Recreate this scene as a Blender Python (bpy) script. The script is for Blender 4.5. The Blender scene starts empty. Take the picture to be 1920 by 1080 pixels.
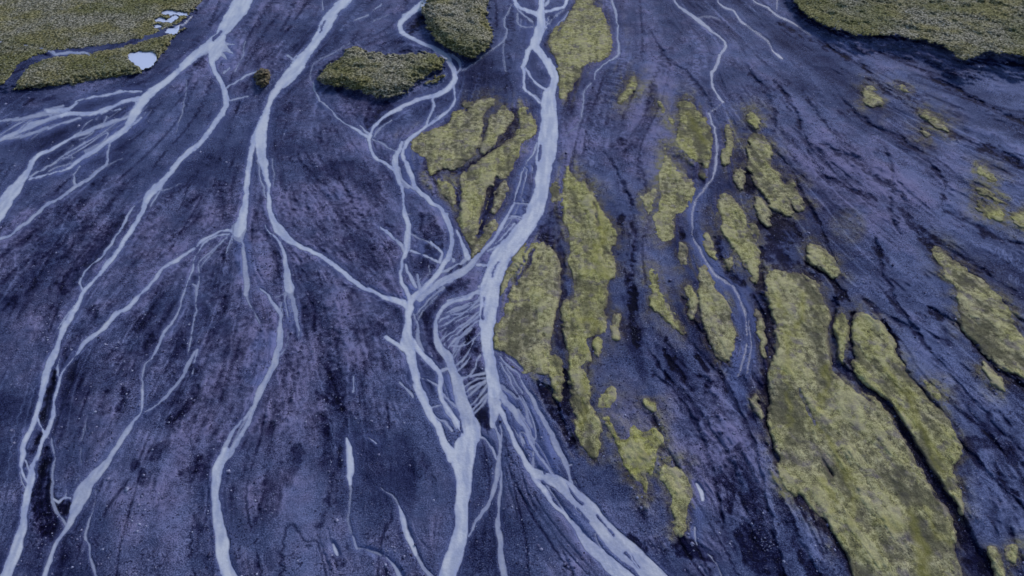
import bpy, math, random
import numpy as np

S = bpy.context.scene
R = math.radians

# ------------------------------------------------------------------ camera, sky, sun, exposure
CAM_H = 120.0
PITCH = R(45)
FOC = 1280.0                                   # focal length in photo pixels (24 mm on 36 mm, 1920 wide)
cam_d = bpy.data.cameras.new('camera'); cam_d.lens = 24.0; cam_d.sensor_width = 36.0
cam_d.clip_start = 1.0; cam_d.clip_end = 20000.0
cam = bpy.data.objects.new('camera', cam_d); S.collection.objects.link(cam)
cam.location = (0, 0, CAM_H); cam.rotation_euler = (PITCH, 0, 0)
S.camera = cam

SUN_EL, SUN_AZ = R(38), R(38)                  # azimuth clockwise from +Y (ahead of the camera)
w = bpy.data.worlds.new('World'); S.world = w; w.use_nodes = True
nt = w.node_tree
bg = nt.nodes['Background']; bg.inputs['Strength'].default_value = 0.10
sky = nt.nodes.new('ShaderNodeTexSky'); sky.sky_type = 'NISHITA'; sky.sun_disc = False
sky.sun_elevation = SUN_EL; sky.sun_rotation = SUN_AZ
nt.links.new(sky.outputs[0], bg.inputs[0])
sl = bpy.data.lights.new('sun', 'SUN'); sl.energy = 1.5; sl.angle = R(16); sl.color = (1.0, 0.95, 0.88)
so = bpy.data.objects.new('sun', sl); S.collection.objects.link(so)
so.rotation_euler = (math.pi/2 - SUN_EL, 0, -SUN_AZ + math.pi)
so.location = (200, 300, 300)
S.view_settings.view_transform = 'Standard'; S.view_settings.look = 'None'
S.view_settings.exposure = 0.45; S.view_settings.gamma = 1.0

# ------------------------------------------------------------------ lines and outlines traced in image coordinates
# Lines: "x,y,width x,y,width ..." in image pixels, laid on the ground further down.
# (stream name, strength 0..1, line)
W = '''
west|1|456,-40,40 456,0,36 432,38,30 410,66,16 390,85,17 370,100,16 352,115,15 335,131,12 315,150,12 290,168,15 268,188,18 255,208,18 243,228,14 235,240,13 215,255,11 195,268,9 178,282,9 160,292,8 145,302,6 130,315,5 100,325,5 75,332,5 55,337,5
west|1|440,30,14 425,48,14 413,66,14 405,84,18 398,100,18 398,115,12 403,132,9 415,155,9 423,178,11 424,198,11 408,225,11 388,252,10 370,272,10 345,292,9 330,308,10 315,330,11 295,350,14 275,372,14 269,392,9 255,418,9 238,445,10 222,470,9 200,497,9 177,523,7 160,545,8 147,570,9 130,595,11 120,618,12 110,645,12 98,670,15 88,695,16 82,720,13 77,745,11 71,770,12 62,795,9 54,812,10 45,832,12 40,858,11 40,880,6 46,895,5 52,905,6
west|.9|416,62,14 412,80,22 404,96,26 398,114,12
west|.6|404,76,22 392,92,16 385,100,8
west|.7|418,84,16 426,92,8 432,97,2
west|.6|412,98,14 420,106,6 426,112,1
west|.35|385,92,16 374,104,8 366,112,3
west|.7|405,84,10 425,82,6 440,84,3
west|.7|412,92,10 428,96,5 436,100,2
west|.8|390,92,8 378,104,5 368,110,3
west|1|86,810,9 76,832,8 64,862,11 57,890,14 52,925,14 46,955,16 40,990,18 32,1025,18 20,1055,22 12,1080,25 -8,1140,30
west|1|70,765,5 74,795,5 84,815,6
west|.8|48,862,4 54,880,5 57,892,4
west|.6|37,860,3 38,895,3 46,915,3
west|.8|268,372,4 255,385,4 243,400,3.5 230,425,4 215,450,4.5 195,475,4.5 172,495,4.5 157,515,4 150,530,4 157,548,5
west|.6|303,352,3 290,375,3.5 282,386,3
west|.35|345,342,2 320,352,2.5 300,358,3
west|.7|140,572,3.5 122,595,4.5 108,620,3 100,640,2
west|.8|425,165,5 445,152,4 468,139,4 480,134,3
west|.6|430,190,4 445,184,4 465,182,3
west|.6|420,137,5 430,128,3
west|.4|460,78,2 455,105,3 440,133,3
west|.35|350,150,2 348,175,3 340,215,3 330,250,3
west|.9|277,540,9 245,572,10 220,590,9 195,615,9 170,635,9 148,655,7 130,682,4 115,703,5 110,725,6 103,750,7 100,775,8 92,800,9 85,816,9
west|.7|112,672,3 108,690,4 112,708,4
west|.85|432,435,8 415,433,5 385,448,5 358,468,6 335,485,7 310,500,7 290,522,7 277,540,8
west|.7|430,440,5 405,443,4 380,458,4 368,476,4 363,500,5 355,520,5 347,542,4 340,565,3 333,590,5 320,610,5 303,632,6 290,660,7 283,672,4
west|.5|283,672,3 272,680,3 268,700,4 266,730,5
west|.8|266,730,5 268,755,4 265,775,5 250,792,7 235,812,10 215,845,11 195,870,14 175,895,20 158,918,26 146,940,24 138,965,14 130,985,10 115,1005,8 100,1030,8 90,1060,8 86,1080,8 80,1120,8
west|.6|360,700,3 372,655,3 360,672,8 347,695,8 330,722,6 310,745,9 290,762,7 272,775,5
west|.5|425,446,4 400,468,3 380,485,3 372,500,3 375,528,4 368,540,6 368,575,5 364,600,6 359,622,4 356,640,4 352,660,4
west|.5|356,515,3 358,532,4 370,538,4
west|.35|420,450,5 395,478,5 378,500,4
west|.45|97,820,3 102,850,5 101,880,5 97,915,7 97,940,7 105,958,6 118,970,5 124,985,6
west|.8|132,933,5 120,933,5 108,942,5 99,935,4
west|.6|128,910,3 123,930,4
west|.3|157,805,3 152,850,3 154,885,3 140,905,3
west|.3|165,780,3 160,808,3
west|.3|182,920,2 174,955,4
west|.55|174,955,3 163,1000,4 170,1040,5 182,1085,6
west|.4|160,905,3 170,915,2
west|.9|265,172,5 230,172,4.5 200,178,4.5 165,183,5 145,192,5.5 130,205,7 110,208,9 90,208,8
west|.5|118,200,6 100,203,8 85,207,6
west|.55|110,212,8 80,214,9 45,221,8 0,226,6 -30,228,6
west|1|262,184,10 235,190,7 210,200,7 185,211,8 160,214,9 135,212,11 115,218,9
west|.75|120,216,8 90,225,8 60,235,11 35,247,9 0,262,9 -30,273,8
west|.55|90,240,7 60,250,7 30,258,6 0,264,5
west|.7|150,222,5 118,232,4 92,242,6
west|.7|225,205,4 200,210,3.5 180,222,3
west|.7|255,215,6 225,224,7 195,234,9 165,246,8 140,255,7
west|1|140,255,6 118,268,6 95,280,6.5 70,292,8 60,305,10 50,325,13 38,342,17 22,362,22 8,382,28 -12,408,34 -35,440,34
west|.5|175,220,3 160,235,3 148,250,3
west|.5|200,218,3 192,232,4 175,245,3
west|.6|160,268,5 130,285,4 105,303,4 80,318,4 55,333,5
west|.45|142,295,3 118,297,3 95,312,3
west|.4|135,305,3 112,312,3 92,320,3
west|.45|200,262,10 180,275,12 160,285,8
west|.7|206,268,5 202,290,4.5 200,308,6 180,322,7 160,338,8 140,352,8 115,370,7 95,380,8 70,400,8 45,420,8 20,440,6 0,447,6 -25,455,6
west|.25|230,298,2 215,304,3 200,312,4
west|.6|150,310,3 138,328,4 141,345,6
west|.85|265,220,5 248,235,6 228,250,7 208,265,6
west|.4|190,230,4 165,255,5 150,262,5
second|1|668,-40,20 650,0,18 632,15,18 618,35,22 608,52,24 596,72,16 585,88,15 572,105,17 560,120,25 545,140,25 530,155,18 518,170,16 508,188,10 503,200,9 495,222,18 490,245,22 489,262,22 490,280,18 494,305,17 500,330,10 504,360,8 506,390,9 512,415,11 524,432,18 537,447,15 553,457,9 580,468,8 605,482,9 630,500,9 655,520,9 685,540,9 710,553,8 735,562,10 758,569,14 768,577,16
second|1|487,235,12 476,262,12 470,290,10 467,315,11 464,340,12 460,380,13 455,405,18 450,425,24 447,438,18
second|.5|447,432,34 448,445,20
second|.45|484,300,3 488,330,4 498,370,4
second|.35|510,298,3 513,320,3 512,350,2
second|.55|540,105,6 548,112,5
second|.6|452,440,6 457,470,7 461,500,10 463,530,12 462,552,9
second|.35|462,552,6 470,572,4 480,590,4 488,606,3
second|.85|497,423,3 510,440,5 524,455,6 532,475,6 537,500,10 540,525,17 543,542,18
second|.4|543,542,16 545,556,12
second|.75|490,540,4 505,555,5 512,570,7 522,583,8 526,600,9 525,625,12 522,650,13 515,680,15 505,700,13 495,720,12 486,740,14 474,768,10 462,798,9 447,825,10 432,848,12 420,862,14
second|.75|480,752,8 468,772,6 450,790,8 436,808,9 426,835,11 416,862,14
second|1|426,845,12 412,870,24 405,900,18 403,930,15 408,960,17 412,990,21 415,1020,24 420,1050,25 430,1080,31 450,1130,36
second|.35|466,775,5 450,805,6 438,830,6
second|.5|524,587,4 530,565,4 538,550,5
second|.4|513,558,3 525,556,3 537,548,4
second|.55|540,545,8 550,562,8 553,580,8 556,600,8 561,618,5
second|.3|561,618,4 558,630,4
second|.45|540,622,3 536,650,3 528,665,3
second|.5|605,-20,2 605,18,3
second|.4|665,38,3 690,28,3
second|.3|700,40,2 728,27,3
second|.5|700,20,3 715,8,4
middle|1|806,-40,14 798,0,14 790,9,14 775,22,12 758,33,14 749,46,10 752,58,9 765,68,8 790,80,8 815,92,9 835,105,12 845,120,11 852,135,10 852,152,10 840,165,10 820,178,10 790,185,8 765,195,8 740,208,8 717,222,7 703,236,6.5 696,250,7 691,263,7
middle|.6|832,100,8 850,106,7 862,118,7 863,128,5 855,140,5
middle|.9|851,158,4 853,185,4.5 848,200,4.5 835,213,6 815,226,6 795,240,7 775,255,7 762,268,9
middle|.8|811,184,6 812,203,6 803,222,5 799,238,6
middle|.7|820,218,5 813,226,4
middle|.6|587,155,4 590,170,4.5 600,188,4
middle|.55|600,188,4 618,205,3.5 635,222,3.5 660,238,4
middle|.9|660,239,4 675,248,6 692,258,8
middle|.3|655,80,3 625,100,3 600,112,3 585,125,2.5 583,150,2.5
middle|.7|675,235,3 693,252,6
middle|.4|735,225,4 715,240,6 703,255,4
middle|.9|692,262,6 694,280,6 707,297,6.5 725,308,6 740,322,7 748,340,8
middle|.9|754,268,6 750,278,8 743,292,12 742,315,12 748,340,9 755,365,6.5 756,385,6.5 760,405,9 765,430,13 763,455,13 762,475,9 755,490,7 752,505,6.5 752,525,6.5 758,540,8 768,560,8
middle|.9|762,268,8 756,290,8 765,315,8 775,340,9 785,358,9 805,375,9 825,390,10 838,408,12 845,430,11 848,450,9 842,475,10 830,500,10 815,520,11 800,537,12 785,550,10 770,565,12
middle|.5|745,318,12 750,340,14 765,350,8
middle|.4|700,262,5 730,278,4 748,285,4
middle|.7|745,330,6 762,345,5 782,356,6
middle|.8|760,498,5 770,520,6 780,538,8
middle|.6|782,515,4 785,530,6 790,545,7
middle|.35|772,440,4 795,450,5 812,460,5
middle|.8|808,455,4 822,465,5 828,475,5 825,492,6
middle|.8|770,470,4 800,482,4 822,492,4
middle|.6|845,460,5 845,480,5 850,487,9
middle|.85|856,432,3 865,455,6 872,470,10 878,483,12
middle|.6|878,484,8 860,495,8 840,507,8 822,512,5
middle|.9|714,427,3 726,434,9 734,442,7
middle|.7|722,435,3 738,446,6 750,455,7 758,470,7
middle|.3|765,402,4 772,399,2
middle|.4|805,500,3 806,512,2
main|1|1012,-40,20 1016,-5,10 1014,15,12 1014,30,16 1014,50,17 1008,68,20 1002,84,18 1013,98,13 1024,112,15 1034,130,17 1040,146,16 1036,162,15 1030,178,24 1029,195,29 1029,220,31 1029,245,34 1026,272,38 1023,300,32 1018,330,28 1016,352,26 1010,375,30 1002,398,31 990,420,33 976,437,34 960,456,34 943,476,36 932,498,38 925,520,38 919,545,36 917,570,34 915,600,32 914,625,26 915,650,22 919,680,22 923,710,24 926,735,26
main|1|962,-10,8 966,6,8 976,15,8 990,20,8 1003,24,10 1012,30,12
main|1|1068,-20,8 1064,0,7 1058,12,7 1040,18,6 1022,22,6
main|.8|1035,-8,5 1022,10,5
main|.5|968,5,4 972,20,4 985,30,4 998,40,5
main|.35|970,25,4 972,45,4 985,52,3 1000,50,3
main|.45|1067,22,4 1052,40,3 1042,50,2
main|.3|1060,18,3 1040,30,3 1030,45,3
main|.95|1002,84,10 991,95,10 986,110,10 981,125,9 984,140,5.5 981,155,5 985,170,5.5 1000,180,5.5 1012,192,5
main|.9|986,128,6 995,145,5 1008,158,5 1024,168,6
main|.5|1003,178,3 1014,188,3
main|.7|1006,268,5 998,290,3.5 985,310,3 978,330,3 970,355,3.5 964,378,4
main|.9|1010,272,6 1008,300,7 1012,322,8
main|.9|964,378,4 955,398,6 945,416,7 934,436,8 920,455,8
main|.75|920,455,8 905,472,9 890,490,11 870,508,14 845,522,15 825,532,15 805,545,12 787,560,12
main|.8|963,420,4 950,436,5 930,456,5
main|.8|962,452,6 935,460,4 915,470,5
main|.8|920,498,10 895,496,5
main|.6|964,381,3 990,383,3
main|.6|952,405,5 980,408,3
main|.5|946,414,3 960,409,3 975,412,3
main|.4|976,368,3 982,378,3
main|.6|900,540,7 925,530,5
braid|.8|902,546,7 875,557,8 850,566,7 832,575,8 822,590,8 817,610,10 818,630,11 825,650,14 838,670,17 848,690,18 856,712,19 862,735,22 870,760,24 878,785,28 884,806,34
braid|1|768,568,14 766,595,12 765,620,18 765,645,28 771,665,20 775,690,18 782,715,20 790,740,19 803,765,15 815,790,13 828,815,14 840,840,16 850,858,22
braid|.95|722,632,8 735,640,10 750,650,10 765,656,12
braid|1|775,640,12 790,660,11 808,680,11 822,695,10 826,712,10 826,735,10 832,755,9 845,772,8 857,790,9 866,805,8
braid|.5|775,585,5 783,610,6 785,635,8 795,655,6
braid|.7|823,696,7 840,690,8
braid|.6|793,711,5.0 808,716,5.0 822,726,5
braid|.6|828,735,6 845,752,6 862,768,6
braid|.4|835,755,6 845,768,7
braid|.6|810,765,5.0 826,762,5
braid|.6|816,782,5 838,795,5 848,806,5
braid|.8|828,745,6 834,765,6 848,785,6 858,800,6
braid|.6|750,716,4.0 760,728,5 775,745,6
braid|.45|832,540,6 805,560,6 780,590,5.0
braid|.3|820,555,5.0 800,575,5.0 785,600,4.0
braid|1|892,800,8 884,815,34 874,840,46 867,862,42 868,890,32 870,920,28 868,950,26 865,980,27 860,1005,28 851,1040,30 840,1072,34 832,1100,36 822,1140,40
braid|.7|840,565,5 870,555,4.0 900,552,4.0
braid|.55|828,590,5.0 850,580,5.0 880,567,5.0 903,560,5.0
braid|.6|826,612,5.0 850,600,5.0 875,585,5.0 902,570,5.0
braid|.5|822,605,4.0 845,588,4.0 870,575,4.0 900,563,4.0
braid|.6|832,635,5.0 850,620,5.0 875,603,5.0 903,582,5.0
braid|.6|840,652,5.0 860,632,5.0 880,615,5.0 903,598,5.0
braid|.45|835,595,4.0 860,588,4.0
braid|.55|845,650,4.0 868,648,5.0 888,636,5.0 904,622,5.0
braid|.4|828,640,4.0 840,615,4.0 843,608,3.0
braid|.55|850,690,4.0 870,675,5.0 882,655,5.0 886,640,4.0
braid|.6|862,712,5.0 880,706,5.0 888,692,5.0 892,675,5.0 902,666,4.0
braid|.65|862,714,5.0 885,706,5.0 912,697,5.0
braid|.5|862,735,4.0 878,722,4.0 895,712,5.0 912,708,4.0
braid|.5|872,750,5.0 890,735,5.0 908,718,5.0
braid|.5|878,765,5 892,752,5.0 903,738,5.0 912,722,4.0
braid|.5|886,780,4.0 905,760,4.0 915,745,4.0
braid|.4|852,672,4.0 862,650,4.0 872,640,4.0
braid|.4|846,668,4.0 856,655,4.0
braid|.65|826,600,5.0 848,592,5.0 875,582,4.5 902,556,5.0
braid|.6|834,645,5.0 852,628,5.0 872,612,4.5 903,590,5.0
braid|.5|848,660,5.0 858,640,4.5 868,628,4.0 884,618,4.0
braid|.6|856,700,5.0 868,688,5.0 880,676,4.5 884,660,4.0
braid|.6|868,742,5.0 886,728,5.0 902,720,5.0 914,712,5.0
braid|.6|882,772,5 897,758,5.0 910,744,5.0 918,736,5.0
braid|.5|824,622,4.0 845,610,4.0 860,600,4.0 880,590,4.0
braid|.7|895,820,5.0 905,822,5 916,832,5.0 926,846,5 932,860,5.0
delta|.8|926,735,26 929,755,24 926,775,18 925,800,10
delta|.6|925,790,8 933,812,6 938,840,7 935,878,10 930,908,9 920,935,8 905,960,8 890,985,7 878,1004,6
delta|.6|938,800,4 940,835,3 940,880,6 940,912,6 936,950,7 935,990,10 939,1030,10 944,1080,12 948,1130,12
delta|.6|932,665,3 950,682,4 965,695,4 975,706,4 985,728,5 998,748,8 1010,775,10 1025,802,11 1040,830,11 1056,862,12 1066,885,10 1073,922,6
delta|.7|926,720,10 945,748,14 960,768,14 975,790,9 988,815,8 1000,838,7 1015,862,6 1030,882,6 1048,902,8
delta|.45|938,680,3 955,708,4 965,730,5 985,762,7 992,795,7 1005,825,5
delta|.4|950,685,3 965,712,4 978,735,5
delta|.4|930,660,3 958,675,3 975,690,3
delta|.4|940,725,10 965,742,8 985,755,6
delta|.45|970,770,6 990,800,7 1000,830,6
delta|.9|934,762,10 945,785,9 960,815,9 970,840,10 985,868,10 1000,890,11 1015,912,12 1035,938,10 1055,958,9 1070,978,10 1088,1003,14 1107,1022,22 1135,1048,26 1165,1078,32 1190,1105,36
delta|.8|985,868,8 1000,885,12 1020,895,20 1048,905,24 1078,930,30 1106,960,32 1128,985,30 1150,1012,34 1182,1042,36 1222,1080,42 1260,1120,46
delta|.5|1000,838,4 1000,880,4
delta|.6|962,800,5 985,830,5
delta|.5|1060,880,4 1072,872,3
ribbon|0.51|1147,-20,3 1147,0,4 1153,20,4.5 1158,45,5.5 1158,75,5.5 1160,100,6 1150,110,4 1130,122,4 1117,135,4.5 1115,150,3.5
ribbon|0.34|1115,150,3 1097,168,4 1094,190,4 1090,220,3.5
ribbon|0.2|1090,220,3 1080,238,3 1060,250,3
ribbon|0.54|1258,-20,3 1264,0,4.5 1275,15,5 1295,27,6.5 1310,40,9 1330,55,5 1350,70,5 1362,85,6.5 1350,103,6.5 1343,125,6 1335,135,7 1335,155,5 1343,175,4.5 1356,191,4.5
ribbon|0.24|1356,191,3 1345,202,3 1335,208,3
ribbon|0.41|1330,213,4.5 1333,225,4 1340,242,4.5 1344,270,5.5 1342,310,4.5 1335,335,4.5
ribbon|0.27|1335,335,4 1320,355,4 1303,380,4.5 1297,410,3.5 1300,440,3.5 1312,465,5.5 1330,500,5 1350,520,5
ribbon|0.2|1350,520,4 1375,540,4 1393,575,4 1402,620,4 1398,665,3 1383,705,3
ribbon|0.14|1404,600,3 1410,650,3 1400,700,3
ribbon|0.24|1440,78,3 1448,94,3
ribbon|0.24|1495,48,3 1520,66,3
ribbon|0.17|1310,33,3 1335,30,3 1350,38,2
ribbon|0.48|1345,-20,4 1345,0,4.5 1355,12,5.5 1375,20,5 1385,35,4.5 1397,46,4.5
ribbon|0.24|1397,46,4 1420,62,4 1440,78,3
ribbon|0.41|1405,-10,3 1415,3,3.5 1440,15,4.5 1455,28,3.5 1480,40,4 1495,48,3
ribbon|0.24|1457,-20,3 1457,20,3
ribbon|0.54|1448,94,3 1457,102,4 1467,110,3
ribbon|0.41|975,-20,2 945,40,3 950,55,5 949,70,5 935,85,5
ribbon|0.27|955,22,4 944,35,4 947,48,4
ribbon|0.31|935,85,5 910,102,5 890,118,5 866,132,5
ribbon|0.24|946,70,3 944,100,3.5 948,135,4
south|1|652,822,4 655,840,12 657,870,14 657,895,11 658,908,6
south|.4|658,908,5 661,932,4
south|.3|661,932,5 652,970,6 658,1000,5
south|.65|660,1005,4 664,1018,6 668,1029,6
south|.4|668,1029,4 690,1032,4 712,1040,4
south|.75|724,1046,4 737,1060,6 748,1077,9 762,1105,9
south|1|624,1022,4 627,1030,8 631,1038,6
south|.35|715,915,3 735,930,4 745,948,4
south|1|746,950,4 752,970,10 762,1000,11 772,1025,11 778,1040,8
south|.6|778,1040,7 790,1055,6 803,1072,8 820,1095,8
south|.8|690,819,3 697,826,5 704,833,3
south|.6|664,706,5 664,735,6
south|.9|1305,906,4 1311,918,8 1316,935,6
south|.5|1304,988,5 1305,1010,6 1307,1022,4
south|.5|1322,1034,3 1333,1046,5 1342,1056,3
south|.25|1342,1056,3 1360,1090,4
brook|.6|-20,77,3 0,78,4 30,82,4 60,87,4 85,93,4 105,102,6
brook|.8|98,95,3 107,103,5
brook|.7|107,101,4 130,99,6 160,101,6 180,107,4
brook|.4|180,107,3 205,110,3 240,108,3
brook|.45|360,30,3 345,45,5 330,52,5
'''
PONDS = '''
240,105 247,99 262,97 277,97 291,101 289,110 286,118 278,125 268,127 256,122 246,115
303,24 312,20 325,22 338,24 351,25 350,28 335,28 318,28
291,37 300,33 313,37 322,31 334,30 329,37 321,41 305,42
288,50 297,47 303,49 298,52
312,55 317,52 324,55 333,52 330,59 320,62 313,61
'''
# slate bars that stay bare inside the heath
TRACK = '395,0,16 378,14,15 360,30,11 340,47,10 315,57,12 280,70,8 240,82,8 200,89,9 150,96,10 110,99,12 80,106,11 55,116,13 38,130,18 25,150,20 5,172,22'
HEATH = [
 ('terrace_left', 1.5, '-700,-260 420,-260 388,-40 380,0 372,14 360,34 342,55 324,75 312,92 298,106 288,122 270,134 240,141 200,148 150,155 100,163 50,167 20,168 -20,172 -700,190'),
 ('terrace_right', 5.5, '1440,-260 1478,-20 1487,2 1500,16 1514,30 1528,38 1548,48 1570,55 1592,60 1607,68 1622,67 1650,65 1680,68 1710,73 1740,77 1762,84 1780,94 1795,108 1806,117 1822,108 1840,101 1870,99 1900,104 1930,108 2700,150 2700,-260'),
 ('island', 3.2, '595,148 600,135 615,122 640,106 650,92 662,86 680,92 690,100 705,96 720,103 750,101 790,98 815,100 833,108 834,120 826,131 800,143 780,155 768,170 755,178 735,182 715,185 690,178 670,172 650,165 620,160 602,158'),
 ('island_strip', 1.2, '795,155 815,143 833,138 833,147 815,156 800,161'),
 ('bluff', 4.5, '790,-60 800,0 785,18 797,38 806,60 822,80 840,92 860,104 885,109 908,99 926,76 922,52 912,32 916,8 918,-60'),
]
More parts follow.
